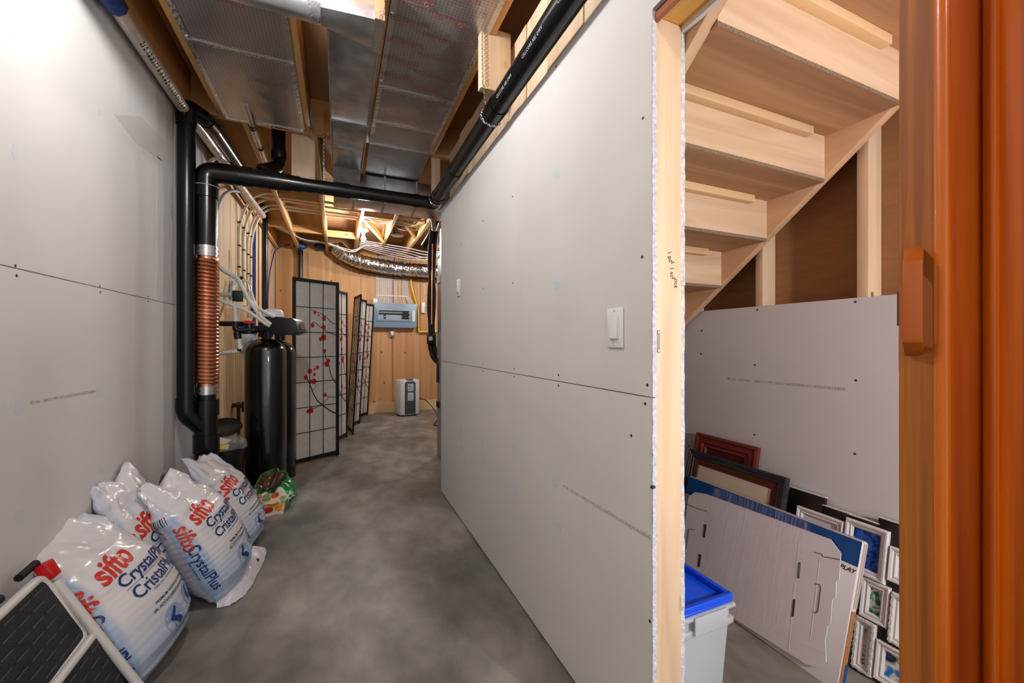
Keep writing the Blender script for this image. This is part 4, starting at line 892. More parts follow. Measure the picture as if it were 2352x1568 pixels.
o = MB().tube(fillet([dq(.17, .14, .26), (1.32, 6.62, .22), (1.40, 6.35, .10), (1.42, 6.1, .008), (1.30, 5.8, .008), (1.22, 5.6, .008), (1.30, 5.5, .008), (1.42, 5.45, .008)], .15, 8), .007, 8).build('power_cord', mat('cord_dark', (40, 38, 38), rough=.5)); tag(o, 'dark power cord trailing from the dehumidifier onto the floor', 'cord')

# ================================================================== FURNACE behind the partition with its refrigerant lines
fu = thing('furnace', (1.25, 3.8, 0), 'grey sheet metal furnace just behind the end of the partition', 'furnace'); fm = mat('furnace_grey', (150, 154, 158), (160, 163, 166), scale=8, rough=.35, metal=.6)
MB().box(.932, 1.50, 3.45, 4.10, 0, 1.25).build('cabinet', fm, fu, .004); MB().box(.94, 1.50, 3.45, 4.12, 1.252, 2.0).build('plenum', galv, fu, .004); MB().box(.96, 1.48, 3.5, 4.1, 2.0, 2.31).build('upper_plenum', galv, fu)
MB().box(.928, .9315, 3.7, 4.08, .95, 1.02).build('door_seam', galvd, fu); MB().box(.922, .9315, 4.0, 4.09, .50, .56).build('latch', blackm, fu); MB().box(.924, .9315, 4.02, 4.095, .75, 1.0).build('vent_louvre', blackm, fu)
MB().box(.930, .9395, 4.0, 4.1, 1.75, 1.82).build('rating_label', whitep, fu)
rl = thing('refrigerant_lines', (.9, 4.15, 1.0), 'pair of black insulated refrigerant lines hanging beside the partition end', 'pipe')
for k, dx in enumerate((-.024, .022)):
    pts = [atY(998, 532, 4.3), atY(994, 560, 4.3), atY(992, 600, 4.3), atY(991.5, 640, 4.3), atY(992, 665, 4.3), atY(991, 712, 4.3), atY(991, 745, 4.3), atY(992, 795, 4.28), atY(1000, 822, 4.25), atY(1013, 834, 4.2)]
    pts = [p + Vector((dx * (.35 if i in (3, 6) else 1), 0, 0)) for i, p in enumerate(pts)]
    tb('insulated_line', blackm, rl, fillet(pts, .1, 4), .0235, 12)
tb('copper_line', cop, rl, [atY(993, 560, 4.27), atY(992, 640, 4.27), atY(991.5, 745, 4.27)], .008, 8)
MB().obox(atY(991, 779, 4.24), (1, 0, 0), (0, 1, 0), (0, 0, 1), .045, .03, .05).build('drier', blackm, rl, .01); MB().obox(atY(989, 777, 4.2), (1, 0, 0), (0, 1, 0), (0, 0, 1), .018, .006, .02).build('drier_label', whitep, rl)
o = MB().tube(fillet([atY(1000, 508, 4.4), atY(992, 535, 4.5), atY(975, 563, 4.7)], .1, 6), .04, 16).build('exhaust_pipe', abs_); tag(o, 'short black exhaust pipe angled down from the ceiling by the furnace', 'pipe')
for k in range(3):
    o = MB().tube([atY(985 + 5 * k, 470 + 6 * k, 4.35), atY(993 + k, 505, 4.35), atY(998, 540 + 4 * k, 4.35)], .02, 10).build('foil_flue', tape); tag(o, 'foil wrapped flue bundle hanging at the partition corner', 'duct', 'foil flues at the partition corner')

# ================================================================== SWITCHES on the partition
def switch(px, py, lab, rocker):
    p = atX(px, py, XR); r = thing('light_switch', p, lab, 'switch'); X = XR
    MB().box(X - .006, X - .0003, p.y - .035, p.y + .035, p.z - .057, p.z + .057).build('wall_plate', whitep, r, .003)
    if rocker:
        MB().box(X - .0075, X - .0061, p.y - .0175, p.y + .0175, p.z - .034, p.z + .034).build('rocker_frame', mat('switch_frame', (205, 207, 208), rough=.4), r, .0005)
        MB().prism([(X - .0076, p.y - .0155, p.z - .032), (X - .0155, p.y - .0155, p.z - .030), (X - .0095, p.y - .0155, p.z + .004), (X - .0088, p.y - .0155, p.z + .031), (X - .0076, p.y - .0155, p.z + .032)], (0, .031, 0)).build('rocker', whitep, r, .0006)
    else:
        MB().box(X - .013, X - .0061, p.y - .016, p.y + .016, p.z - .033, p.z + .033).build('dimmer_body', whitep, r, .002)
        MB().box(X - .0165, X - .0131, p.y - .008, p.y + .006, p.z - .024, p.z + .026).build('dimmer_paddle', mat('switch_frame', (205, 207, 208), rough=.4), r, .001)
    for dz in (-.048, .048): MB().lathe([(.0005, .0015), (.003, .0012), (.003, 0)], (X - .006, p.y, p.z + dz), (-1, 0, 0), 8).build('plate_screw', mat('screw_white', (196, 198, 200), rough=.4), r)
switch(1415, 753, 'white rocker light switch near the stud end of the partition', True)
switch(1054, 661, 'small white dimmer switch at the far end of the partition', False)
# ================================================================== SALT BAGS
bagm = attr_mat('bag_film', rough=.24, bump=.12, bscale=30, coat=.3)
redi = mat('ink_red', (206, 58, 40), rough=.3); navy = mat('ink_navy', (26, 62, 122), rough=.3); inkb = mat('ink_black', (34, 36, 44), rough=.4); bluep = mat('ink_pale_blue', (150, 172, 206), rough=.3); slate = mat('ink_slate', (70, 96, 150), rough=.35)
def lerpc(a, b, t): t = max(0, min(1, t)); return tuple(a[i] * (1 - t) + b[i] * t for i in range(3)) + (1,)
CW, CB, CP = lin((222, 221, 225)), lin((154, 182, 212)), lin((212, 200, 200))
def salt_bag(base, r0, lean, roll, label, W=.40, H=.56, T=.19, seed=0, texts=True, ear=.04):
    r0 = Vector((r0[0], r0[1], 0)).normalized(); n0 = Vector((r0.y, -r0.x, 0)); z = Vector((0, 0, 1)); la, ro = R(lean), R(roll)
    U0 = z * math.cos(la) - n0 * math.sin(la); m = n0 * math.cos(la) + z * math.sin(la)
    rr = r0 * math.cos(ro) + U0 * math.sin(ro); U = U0 * math.cos(ro) - r0 * math.sin(ro); E = 2.35; off = Vector((seed * 3.1, seed * 1.7, seed * .9))
    def interp(v, tab):
        for i in range(len(tab) - 1):
            if v <= tab[i + 1][0]:
                t = (v - tab[i][0]) / (tab[i + 1][0] - tab[i][0]); t = t * t * (3 - 2 * t); return tab[i][1] * (1 - t) + tab[i + 1][1] * t
        return tab[-1][1]
    A = lambda v: W / 2 * interp(v, [(0, .84), (.06, .93), (.25, 1.0), (.5, 1.0), (.72, .93), (.88, .80), (1, .70)])
    Bt = lambda v: T / 2 * interp(v, [(0, .30), (.05, .62), (.16, .95), (.35, 1.0), (.6, .86), (.76, .55), (.88, .26), (.95, .13), (1, .05)])
    bend = lambda v: -.05 * max(0, v - .55) ** 2 / .2
    def wr(x, y, v):
        p = Vector((x, y, v * H)) + off
        fine = .0022 * math.sin(v * H * 260 + 5 * noise.noise(p * 7)) * (1 if v < .62 else max(0, 1 - (v - .62) * 6)) * (.5 + .5 * noise.noise(p * 5))
        big = .008 * noise.noise(p * 8); cr = max(0, v - .6) / .4
        return fine + big + min(cr, .5) * 2 * (.016 * noise.noise(p * 11) + .016 * abs(noise.noise(p * 19)) - .006 * abs(noise.noise(p * 41)))
    Q0 = Vector((base[0], base[1], 0))
    def place(x, y, v, nx, ny, ex=0.):
        d_ = wr(x, y, v) + ex; l = math.hypot(nx, ny) or 1
        zz = v * H
        if v > .85: zz += (v - .85) * (.45 * noise.noise(Vector((x * 11, y * 3, 0)) + off) + ear * abs(x) / (W / 2) * 3)
        return Q0 + rr * (x + d_ * nx / l) + m * (y + d_ * ny / l + bend(v)) + U * zz
    NU, NV = 96, 84; P = []; C = []
    for i in range(NV + 1):
        v = i / NV; a, b = A(v), Bt(v); row = []
        for j in range(NU):
            t = 2 * math.pi * j / NU; c_, s_ = math.cos(t), math.sin(t); x = a * math.copysign(abs(c_) ** (2 / E), c_); y = b * math.copysign(abs(s_) ** (2 / E), s_)
            row.append(place(x, y, v, x / a / a, y / b / b))
            side = max(0, min(1, (abs(x) / a - .80) / .08)); cc = lerpc(CW, CB, side * (.9 if v < .78 else .35))
            front = max(0, min(1, (.40 - v) / .28)) * (1 - side); cc = lerpc(cc[:3], CB, front * .8)
            if side > .5 and abs(y + .2 * b) < b * .14 and v < .8: cc = lerpc(cc[:3], CP, .75)
            C.append(cc)
        P.append(row)
    mb = MB().grid(P, wrap=True); n1 = len(mb.v)
    mb.add([Q0 + m * bend(0) + U * .004, Q0 + m * bend(1) + U * (H - .01)], []); 
    for j in range(NU):
        j2 = (j + 1) % NU; mb.f.append([n1, j2, j]); mb.s.append(True); mb.m.append(0); mb.f.append([n1 + 1, NV * NU + j, NV * NU + j2]); mb.s.append(True); mb.m.append(0)
    C += [CW, CW]; mz = min(p.z for p in mb.v); sh = Vector((0, 0, .002 - mz)); mb.v = [p + sh for p in mb.v]
    Q0 = Q0 + sh
    bag = mb.build('salt_bag', bagm, sharp=180, cols=C); tag(bag, label, 'bag', 'bags of water softener salt')
    def front(x, zf, ex=.0016):
        v = zf / H; a, b = A(v), Bt(v); q = min(abs(x) / a, .985); y = b * (1 - q ** E) ** (1 / E); return place(x, y, v, (q ** (E - 1)) * math.copysign(1, x) / a, ((y / b) ** (E - 1)) / b, ex)
    def sidef(y, zf, ex=.0016):
        v = zf / H; a, b = A(v), Bt(v); q = min(abs(y) / b, .985); x = -a * (1 - q ** E) ** (1 / E); return place(x, y, v, -((abs(x) / a) ** (E - 1)) / a, (q ** (E - 1)) * math.copysign(1, y) / b, ex)
    def dec(name, vs, fs, mm, f):
        me = bpy.data.meshes.new('tmp'); me.from_pydata([(x, y, 0) for x, y in vs], [], fs); bm = bmesh.new(); bm.from_mesh(me)
        for _ in range(2):
            es = [e for e in bm.edges if e.calc_length() > .014]
            if es: bmesh.ops.subdivide_edges(bm, edges=es, cuts=1)
        bmesh.ops.triangulate(bm, faces=bm.faces); bm.verts.ensure_lookup_table()
        V = [(v_.co.x, v_.co.y) for v_ in bm.verts]; F = [tuple(v_.index for v_ in f_.verts) for f_ in bm.faces]; bm.free(); bpy.data.meshes.remove(me)
        o = MB().add([f(x, y) for x, y in V], F, True).build(name, mm, bag); return o
    def word(name, txt, size, x, y, mm, rot=0., shear=0., bold=0., f=front, sy=1., align='CENTER'):
        vs, fs = text2d(txt, size, shear, bold, align, 1., 3 if size < .03 else 5); c_, s_ = math.cos(rot), math.sin(rot); dec(name, [(x + (a * c_ - b * sy * s_), y + (a * s_ + b * sy * c_)) for a, b in vs], fs, mm, f)
    def rect(name, x0, x1, y0, y1, mm, f=front): dec(name, [(x0, y0), (x1, y0), (x1, y1), (x0, y1)], [(0, 1, 2, 3)], mm, f)
    h = H
    word('brand_print', 'sifto', .084, -.055, .690 * h, redi, R(6), .35, .028, sy=1.15)
    word('product_print', 'CrystalPlus', .060, .040, .580 * h, navy, 0, 0, .016); rect('rule', -.09, .17, .528 * h, .531 * h, inkb)
    word('product_print', 'CristalPlus', .060, .040, .475 * h, navy, 0, 0, .016)
    word('small_print', 'Cubes water softener salt', .013, .05, .546 * h, inkb); word('small_print', "Cubes pour adoucisseur d'eau", .013, .05, .425 * h, inkb)
    word('small_print', 'PREMIUM WATER SOFTENER SALT', .0145, .055, .352 * h, inkb, bold=.01); word('small_print', "SEL ADOUCISSEUR D'EAU DE QUALITE", .0145, .05, .318 * h, inkb, bold=.01)
    for (x, y, rx) in ((-.015, .19 * h, .046), (.105, .225 * h, .042)):
        K = 24; dec('round_picture', [(x + rx * math.cos(t), y + rx * math.sin(t)) for t in [2 * math.pi * k / K for k in range(K)]], [list(range(K))], bluep, lambda a, b: front(a, b, .0014))
        dec('picture_shape', [(x - .5 * rx, y + .1 * rx), (x + .25 * rx, y + .8 * rx), (x + .4 * rx, y + .65 * rx), (x - .05 * rx, y + .1 * rx), (x + .35 * rx, y - .1 * rx), (x + .6 * rx, y - .5 * rx), (x + .2 * rx, y - .7 * rx), (x - .1 * rx, y - .35 * rx), (x - .35 * rx, y - .1 * rx)], [(0, 1, 2, 3), (0, 3, 8), (3, 4, 7, 8), (4, 5, 6, 7)], navy, lambda a, b: front(a, b, .0024))
        dec('picture_outline', [(x - .5 * rx, y), (x - .46 * rx, y), (x - .12 * rx, y - .8 * rx), (x - .18 * rx, y - .8 * rx)], [(0, 1, 2, 3)], slate, lambda a, b: front(a, b, .0024))
    word('small_print', 'FOR RESIDENTIAL AND COMMERCIAL USE', .012, .09, .105 * h, slate); word('small_print', 'POUR USAGE RESIDENTIEL ET COMMERCIAL', .012, .09, .085 * h, slate)
    # near gusset: reads downward
    word('brand_print', 'sifto', .066, .040, .60 * h, redi, R(-90), .3, .024, f=sidef); word('product_print', 'CrystalPlus', .050, .044, .325 * h, navy, R(-90), 0, .014, f=sidef)
    word('small_print', 'water softener salt', .013, .012, .345 * h, inkb, R(-90), f=sidef); word('small_print', '2440123', .016, -.018, .70 * h, inkb, R(-90), bold=.01, f=sidef)
    for k in range(9): rect('barcode_bar', -.030 + .006 * k, -.030 + .006 * k + (.002 if k % 3 else .0036), .745 * h, .805 * h, inkb, f=sidef)
    BAGS.append(bag); return bag
BAGS = []
salt_bag((-.590, 1.855), (.20, .98), 25, 5, 'front salt bag slumped against the left wall beside the step stool', seed=1, T=.24, W=.37)
salt_bag((-.690, 2.215), (.16, .985), 10, 6, 'salt bag squeezed between the wall and two other salt bags, mostly hidden', seed=2, T=.19, H=.58, W=.36)
salt_bag((-.455, 2.285), (.22, .975), 23, 8, 'leaning salt bag whose base corner rests farthest out on the open floor', seed=3, T=.23, H=.57, W=.36)
salt_bag((-.455, 2.70), (.20, .98), 20, 6, 'salt bag with a pointed crumpled top beside the green soil bag', seed=4, T=.20, H=.55, W=.34)
# loose film flap of the outermost bag
film = mat('bag_film_white', (214, 216, 224), (222, 222, 228), scale=30, rough=.25, coat=.3, bump=.3, bscale=40)
def catm(pts, k=8):
    out = []
    for i in range(len(pts) - 1):
        p0 = pts[max(i - 1, 0)]; p1 = pts[i]; p2 = pts[i + 1]; p3 = pts[min(i + 2, len(pts) - 1)]
        for q in range(k):
            u = q / k; out.append(.5 * ((2 * p1) + (p2 - p0) * u + (2 * p0 - 5 * p1 + 4 * p2 - p3) * u * u + (3 * p1 - p0 - 3 * p2 + p3) * u ** 3))
    return out + [pts[-1]]
Oq = catm([atZ(*q) for q in ((498, 1396, .003), (540, 1384, .003), (574, 1352, .003), (590, 1322, .003), (606, 1290, .004), (612, 1262, .012))])
Iq = catm([atZ(*q) for q in ((496, 1376, .02), (520, 1358, .04), (540, 1332, .05), (556, 1305, .055), (568, 1280, .06), (574, 1255, .06))])
rows = []
for i in range(9):
    t = i / 8; rows.append([a.lerp(b, t) + Vector((0, 0, (.014 * abs(noise.noise(Vector((k * .35, t * 3, 2)))) + .010 * math.sin(t * math.pi)))) + Vector((noise.noise(Vector((k * .5, t, 7))) * .006, 0, 0)) for k, (a, b) in enumerate(zip(Oq, Iq))])
MB().grid(rows).grid([[p - Vector((0, 0, .0012)) for p in r_] for r_ in rows]).build('loose_flap', film, BAGS[2])
mb = MB(); r_ = rows[3]; mb.add([rows[2][30] + Vector((0, 0, .002)), rows[2][32] + Vector((0, 0, .002)), rows[7][32] + Vector((0, 0, .002)), rows[7][30] + Vector((0, 0, .002))], [(0, 1, 2, 3)]).build('black_mark', inkb, BAGS[2])
# ================================================================== GREEN SOIL BAG
def soil_bag():
    c = Vector((-.425, 3.22, 0)); r = thing('soil_bag', c, 'small open green bag with vegetable pictures and brown lining', 'bag')
    def surf(t, v, ex=0.):
        base = .122 + .032 * math.sin(math.pi * min(v * 1.1, 1)); tip = 1 - .30 * max(0, v - .55) / .45
        q = Vector((math.cos(t) * 1.6, math.sin(t) * 1.6, v * 2)); rad = (base + .035 * noise.noise(q) + .018 * noise.noise(q * 3)) * tip + ex
        z = .195 * v + .03 * noise.noise(q * 1.7) * v + .05 * v * v * math.cos(t - R(75)); return c + Vector((rad * math.cos(t) * 1.05, rad * math.sin(t), max(z, .002)))
    P = []; C = []; NU, NV = 72, 26; G, G2, WH = lin((18, 128, 62)), lin((10, 98, 48)), lin((206, 198, 178))
    for i in range(NV + 1):
        v = i / NV; row = []
        for j in range(NU):
            t = 2 * math.pi * j / NU; row.append(surf(t, v)); az = math.degrees(t) % 360
            C.append(WH if (195 < az < 305 + 18 * v) else (G if noise.noise(Vector((t * 2.4, v * 5.5, 0))) > -.1 else G2))
        P.append(row)
    bag = MB().grid(P, wrap=True).build('bag', attr_mat('soil_film', rough=.25, bump=.2, bscale=25, coat=.3), r, cols=C, sharp=180)
    VG = [(150, 34, 24), (196, 110, 30), (110, 122, 70), (172, 48, 24), (206, 150, 60)]; k = 0
    for (az, v, ra, rv) in ((212, .78, 12, .11), (238, .84, 14, .10), (266, .80, 13, .12), (290, .86, 12, .09), (222, .52, 13, .13), (252, .55, 15, .12), (282, .50, 13, .13), (306, .62, 9, .14), (210, .26, 12, .12), (240, .28, 14, .12), (270, .24, 14, .13), (297, .26, 11, .12), (318, .30, 8, .10), (80, .93, 14, .06), (110, .92, 12, .06)):
        pts = [surf(R(az + ra * math.cos(q)), min(.99, v + rv * math.sin(q)), .0022) for q in [2 * math.pi * n_ / 14 for n_ in range(14)]]; cen = surf(R(az), v, .004)
        MB().add(pts + [cen], [(n_, (n_ + 1) % 14, 14) for n_ in range(14)], True).build('printed_vegetable', mat('veg%d' % (k % 5), VG[k % 5], tuple(min(255, int(q * 1.25) + 14) for q in VG[k % 5]), scale=45, rough=.3), bag); k += 1
    top = P[-1]; cen = sum(top, Vector()) / len(top); rows = [[p.lerp(cen, t) + Vector((0, 0, -.05 * t + .022 * noise.noise(Vector((math.cos(k2 * .0873) * 2, math.sin(k2 * .0873) * 2, t * 4))))) for k2, p in enumerate(top)] for t in (0, .2, .4, .6, .8, .98)]
    MB().grid(rows, wrap=True).build('brown_lining', mat('brown_film', (62, 40, 28), (82, 54, 38), scale=20, rough=.22, bump=.4, bscale=25, coat=.4), r, sharp=180)
    MB().tube([p + Vector((0, 0, .002)) for p in top], .005, 6, closed=True).build('rolled_rim', mat('rim_green', (14, 120, 58), rough=.3), r)
    for txt, vv, sz in (('TERREAU', .62, .030), ('POUR', .45, .030)):
        vs, fs = text2d(txt, sz, bold=.015, res=3); MB().add([surf(R(-28) + x / .16, vv + y / .195, .003) for x, y in vs], fs).build('bag_print', whitep, bag)
soil_bag()

# ================================================================== FOLDED STEP STOOL
sp0 = Vector((-.825, 1.5, .50)); nS = Vector((.92, 0, .40)).normalized()   # plane leaning on the wall
stool = thing('step_stool', (-.72, 1.5, 0), 'folded white step stool with black ribbed treads leaning on the left wall', 'step stool')
def S(px, py, d=0.): return atP(px, py, sp0, nS) + nS * d
frm = mat('stool_white', (214, 214, 212), rough=.35); trd = mat('tread_black', (24, 26, 32), (34, 36, 44), scale=40, rough=.45, bump=.3, bscale=200)
uY = Vector((0, 1, 0)); vU = nS.cross(uY).normalized(); vU = -vU if vU.z < 0 else vU
def tread(pc, hw, hh, tilt, d):
    cth, sth = math.cos(tilt), math.sin(tilt); u = uY * cth + vU * sth; v = vU * cth - uY * sth; c = pc + nS * d; rr = .025; loop = []
    for (sx, sy, a0) in ((1, 1, 0), (-1, 1, 90), (-1, -1, 180), (1, -1, 270)):
        for k in range(5):
            a = R(a0 + k * 22.5); loop.append(c + u * (sx * (hw - rr) + rr * math.cos(a)) + v * (sy * (hh - rr) + rr * math.sin(a)))
    f = MB().tube(loop, .0125, 10, closed=True).build('tread_frame', frm, stool)
    MB().prism([c + (p - c) * .955 - nS * .004 for p in loop], nS * .012).build('tread_mat', trd, stool)
    mb = MB()
    for k in range(7):
        for j in range(6):
            x = -hw + .045 + (2 * hw - .09) * j / 5 + (.03 if k % 2 else 0); y = -hh + .025 + (2 * hh - .05) * k / 6
            if abs(x) > hw - .03: continue
            mb.obox(c + u * x + v * y + nS * .0085, u, v, nS, .022, .0012, .0012)
    o = mb.build('grip_ribs', mat('rib_grey', (84, 86, 94), rough=.4), stool); tag(o, kind='stuff')
    return u, v
q = S(88, 1338); q2 = S(140, 1466)
tread(q + uY * -.19 + vU * -.115, .195, .115, R(4), .012)
tread(q + uY * -.17 + vU * -.345, .195, .115, R(2), .030)
for dy, dd in ((.028, .0), (-.43, .0)):
    a = q + uY * dy + vU * .03; b = a + vU * (-(a.z - .012) / vU.z); tb('leg', frm, stool, [a + nS * .0, b], .0135, 12)
    MB().tube([b, b + vU * .03], .0175, 12).build('rubber_foot', blackm, stool)
for dy in (.012, ):
    a = q + uY * dy + vU * -.02 + nS * .025; b = a + vU * (-(a.z - .02) / vU.z); tb('front_leg', frm, stool, [a, b + nS * .03], .012, 12); MB().bar(a + vU * .0, a + vU * -.12 + nS * .004, .006, .022, nS).build('hinge_bracket', mat('bracket_grey', (110, 112, 114), rough=.4, metal=.6), stool)
cl = q + uY * .014 + vU * .018 + nS * .022
MB().obox(cl, uY, vU, nS, .018, .026, .016).build('red_clip', mat('clip_red', (200, 20, 22), rough=.35), stool, .004)
tb('black_grip', blackm, stool, [q + uY * -.045 + vU * .045 + nS * .0, q + uY * .02 + vU * .052 + nS * .006], .011, 10)
tb('back_bar', blackm, stool, [q + uY * -.42 + vU * .03 + nS * -.004, q + uY * -.12 + vU * .03 + nS * -.004], .012, 10)
# ================================================================== CLOSET: leaning frames, boxes, tote
def lean_plane(xb, xt, zt):      # plane through (xb, ., 0) and (xt, ., zt): faces -X
    up = Vector((xt - xb, 0, zt)).normalized(); n = Vector((-up.z, 0, up.x)); return Vector((xb, 1, 0)), n, up
def slab_on(pl, y0, y1, t0, t1, d0, d1, name, m, parent, bevel=0.):
    p0, n, up = pl; f = lambda y, t, d: Vector((p0.x, y, 0)) + up * t + n * d
    return MB().add([f(y, t, d) for d in (d0, d1) for t in (t0, t1) for y in (y0, y1)], [(0, 2, 3, 1), (4, 5, 7, 6), (0, 1, 5, 4), (2, 6, 7, 3), (0, 4, 6, 2), (1, 3, 7, 5)]).build(name, m, parent, bevel)
def mitre_frame(pl, y0, y1, t0, t1, prof, name, m, parent):
    # prof: list of (inset, height) around the four sides
    p0, n, up = pl; mb = MB(); f = lambda y, t, d: Vector((p0.x, y, 0)) + up * t + n * d; rows = []
    for ins, d in prof: rows.append([f(y0 + ins, t0 + ins, d), f(y1 - ins, t0 + ins, d), f(y1 - ins, t1 - ins, d), f(y0 + ins, t1 - ins, d)])
    mb.grid(rows, smooth=False, wrap=True); return mb.build(name, m, parent)
mahog = mat('mahogany', (92, 34, 30), (112, 44, 38), scale=20, stretch=(1, .1, 1), rough=.35, coat=.2)
o = thing('picture_frame', (1.7, 1.43, 0), 'dark red mahogany frame leaning on the closet wall behind the black frame', 'picture frame')
pl = lean_plane(1.655, 1.785, .66)
mitre_frame(pl, 1.256, 1.604, .002, .68, [(0, 0), (0, .019), (.012, .023), (.02, .018), (.042, .018), (.05, .012), (.062, .014), (.07, .006)], 'moulding', mahog, o); slab_on(pl, 1.30, 1.56, .05, .63, .001, .006, 'panel', mat('mahogany_panel', (78, 26, 24), rough=.3), o)
slab_on(pl, 1.262, 1.598, .006, .674, -.004, .0, 'backing', blackm, o)
o = thing('picture_frame', (1.62, 1.35, 0), 'large black frame with brown inner edge and cream mat behind the wrapped box', 'picture frame')
pl = lean_plane(1.595, 1.742, .585); bkf = mat('frame_black', (40, 42, 48), (52, 54, 60), scale=40, stretch=(1, .2, 1), rough=.35); brf = mat('frame_brown', (82, 44, 32), rough=.35)
mitre_frame(pl, 1.096, 1.605, .002, .60, [(0, 0), (0, .021), (.008, .023), (.010, .020), (.018, .021), (.020, .018), (.032, .019), (.034, .015)], 'outer_moulding', bkf, o); mitre_frame(pl, 1.130, 1.571, .036, .566, [(0, .0), (0, .015), (.028, .012), (.032, .008)], 'inner_moulding', brf, o)
slab_on(pl, 1.158, 1.543, .064, .538, .002, .007, 'mat_board', mat('cream_mat', (196, 188, 168), rough=.8), o); slab_on(pl, 1.10, 1.60, .006, .596, -.004, 0, 'backing', blackm, o)

# collage of small white frames on a stepped black board
co = thing('photo_collage', (1.7, .8, 0), 'white framed photo collage on stepped black boards leaning behind the boxes', 'photo collage')
pl = lean_plane(1.690, 1.785, .52); P0, NN, UP = pl
wf_ = mat('frame_white', (214, 213, 214), rough=.45); bb = mat('board_black', (24, 22, 22), rough=.4)
def onp(px, py, d=0.):
    p = atP(px, py, P0 + NN * d, NN); q = p - P0; return p.y, q.dot(UP)
for (a, b_) in (((1818, 1118), (1895, 1200)), ((1893, 1160), (1950, 1230)), ((1950, 1180), (2022, 1230)), ((2022, 1188), (2075, 1260)), ((1985, 1240), (2070, 1560))):
    ya, ta = onp(*a); yb, tb_ = onp(b_[0], b_[1]); slab_on(pl, min(ya, yb), max(ya, yb), max(.0, min(ta, tb_) - .12), max(ta, tb_), .0, .012, 'black_board', bb, co, .001)
    ya2 = min(ya, yb); slab_on(pl, ya2, max(ya, yb), max(ta, tb_), max(ta, tb_) + .004, -.002, .013, 'white_edge', wf_, co)
def art(name, base, blobs, seed):
    m = bpy.data.materials.new(name); m.use_nodes = True; N = m.node_tree.nodes; L = m.node_tree.links; b = N['Principled BSDF']; tc = N.new('ShaderNodeTexCoord'); nz = N.new('ShaderNodeTexNoise'); nz.inputs['Scale'].default_value = blobs; nz.inputs['Detail'].default_value = 3; nz.noise_dimensions = '4D'; nz.inputs['W'].default_value = seed; nz.inputs['Distortion'].default_value = 1.2
    L.new(tc.outputs['Object'], nz.inputs['Vector']); rp = N.new('ShaderNodeValToRGB'); L.new(nz.outputs['Fac'], rp.inputs[0]); e = rp.color_ramp.elements; rp.color_ramp.interpolation = 'EASE'
    e[0].position = .3; e[0].color = lin(base[0]); e[1].position = .72; e[1].color = lin(base[-1])
    for k, c in enumerate(base[1:-1]): x = e.new(.3 + .42 * (k + 1) / (len(base) - 1)); x.color = lin(c)
    L.new(rp.outputs[0], b.inputs['Base Color']); b.inputs['Roughness'].default_value = .15; return m
def small_frame(y0, y1, t0, t1, am, kind, d=.012):
    f = mitre_frame(pl, y0, y1, t0, t1, [(0, d - .012), (0, d + .010), (.004, d + .015), (.010, d + .013), (.013, d + .009), (.019, d + .011), (.024, d + .006), (.026, d + .002)], 'frame', wf_, co)
    pc = slab_on(pl, y0 + .022, y1 - .022, t0 + .022, t1 - .022, d, d + .003, 'photo', am, co)
    if kind:
        mb = MB(); ff = lambda y, t: Vector((P0.x, y, 0)) + UP * t + NN * (d + .015); L_ = [(y0 + .006, t0 + .006), (y1 - .006, t0 + .006), (y1 - .006, t1 - .006), (y0 + .006, t1 - .006)]
        for k in range(4):
            a, b = L_[k], L_[(k + 1) % 4]; n = int(math.hypot(b[0] - a[0], b[1] - a[1]) / (.006 if kind == 1 else .012))
            for i in range(n):
                t = (i + .5) / n; c = ff(a[0] + (b[0] - a[0]) * t, a[1] + (b[1] - a[1]) * t); dr = (ff(*b) - ff(*a)).normalized(); sd = dr.cross(NN); ax = (dr + sd * (.9 if kind == 1 else .3 * (-1) ** i)).normalized()
                mb.obox(c, ax, NN, ax.cross(NN), .0042 if kind == 1 else .006, .002, .0016 if kind == 1 else .0035)
        x = mb.build('carved_trim', wf_, f); tag(x, kind='stuff')
a1 = art('art_blue', [(16, 18, 40), (22, 60, 150), (40, 96, 190), (24, 30, 70), (150, 190, 230)], 26, 1.3); a2 = art('art_garden', [(36, 96, 70), (90, 150, 130), (196, 206, 200), (170, 60, 80), (60, 110, 90)], 34, 4.1)
a3 = art('art_floral', [(40, 34, 26), (150, 110, 70), (200, 200, 196), (206, 206, 204), (190, 130, 60)], 24, 7.7); a4 = art('art_sea', [(20, 90, 170), (40, 130, 205), (220, 222, 214), (34, 34, 40), (20, 80, 150)], 14, 9.2); a5 = art('art_white', [(210, 210, 212), (222, 222, 224)], 5, 2.)
y1_, t1_ = onp(1944, 1187, .02); y0_, _ = onp(2044, 1222, .02); _, tb_ = onp(2034, 1344, .02); small_frame(y0_, y1_, tb_, t1_, a1, 1)
ya, _ = onp(1980, 1330, .02); yb, ta = onp(2046, 1352, .02); _, t0_ = onp(2034, 1443, .02); small_frame(yb, ya, t0_, tb_ - .002, a2, 0)
yc, tc_ = onp(1966, 1416, .02); yd, _ = onp(2014, 1438, .02); small_frame(yd, yc, .004, t0_ - .004, a3, 2)
ye, te = onp(2012, 1457, .02); small_frame(ye - .13, yd - .003, .01, te - .01, a4, 0)
small_frame(y0_ - .09, y0_ - .004, tb_ + .02, t1_ - .045, a5, 0); small_frame(yb - .09, yb - .004, te + .0, tb_ - .01, a5, 2)
yz, tz = onp(1832, 1160, .02); small_frame(yz - .17, yz, tz - .14, tz, a5, 0, d=.014)

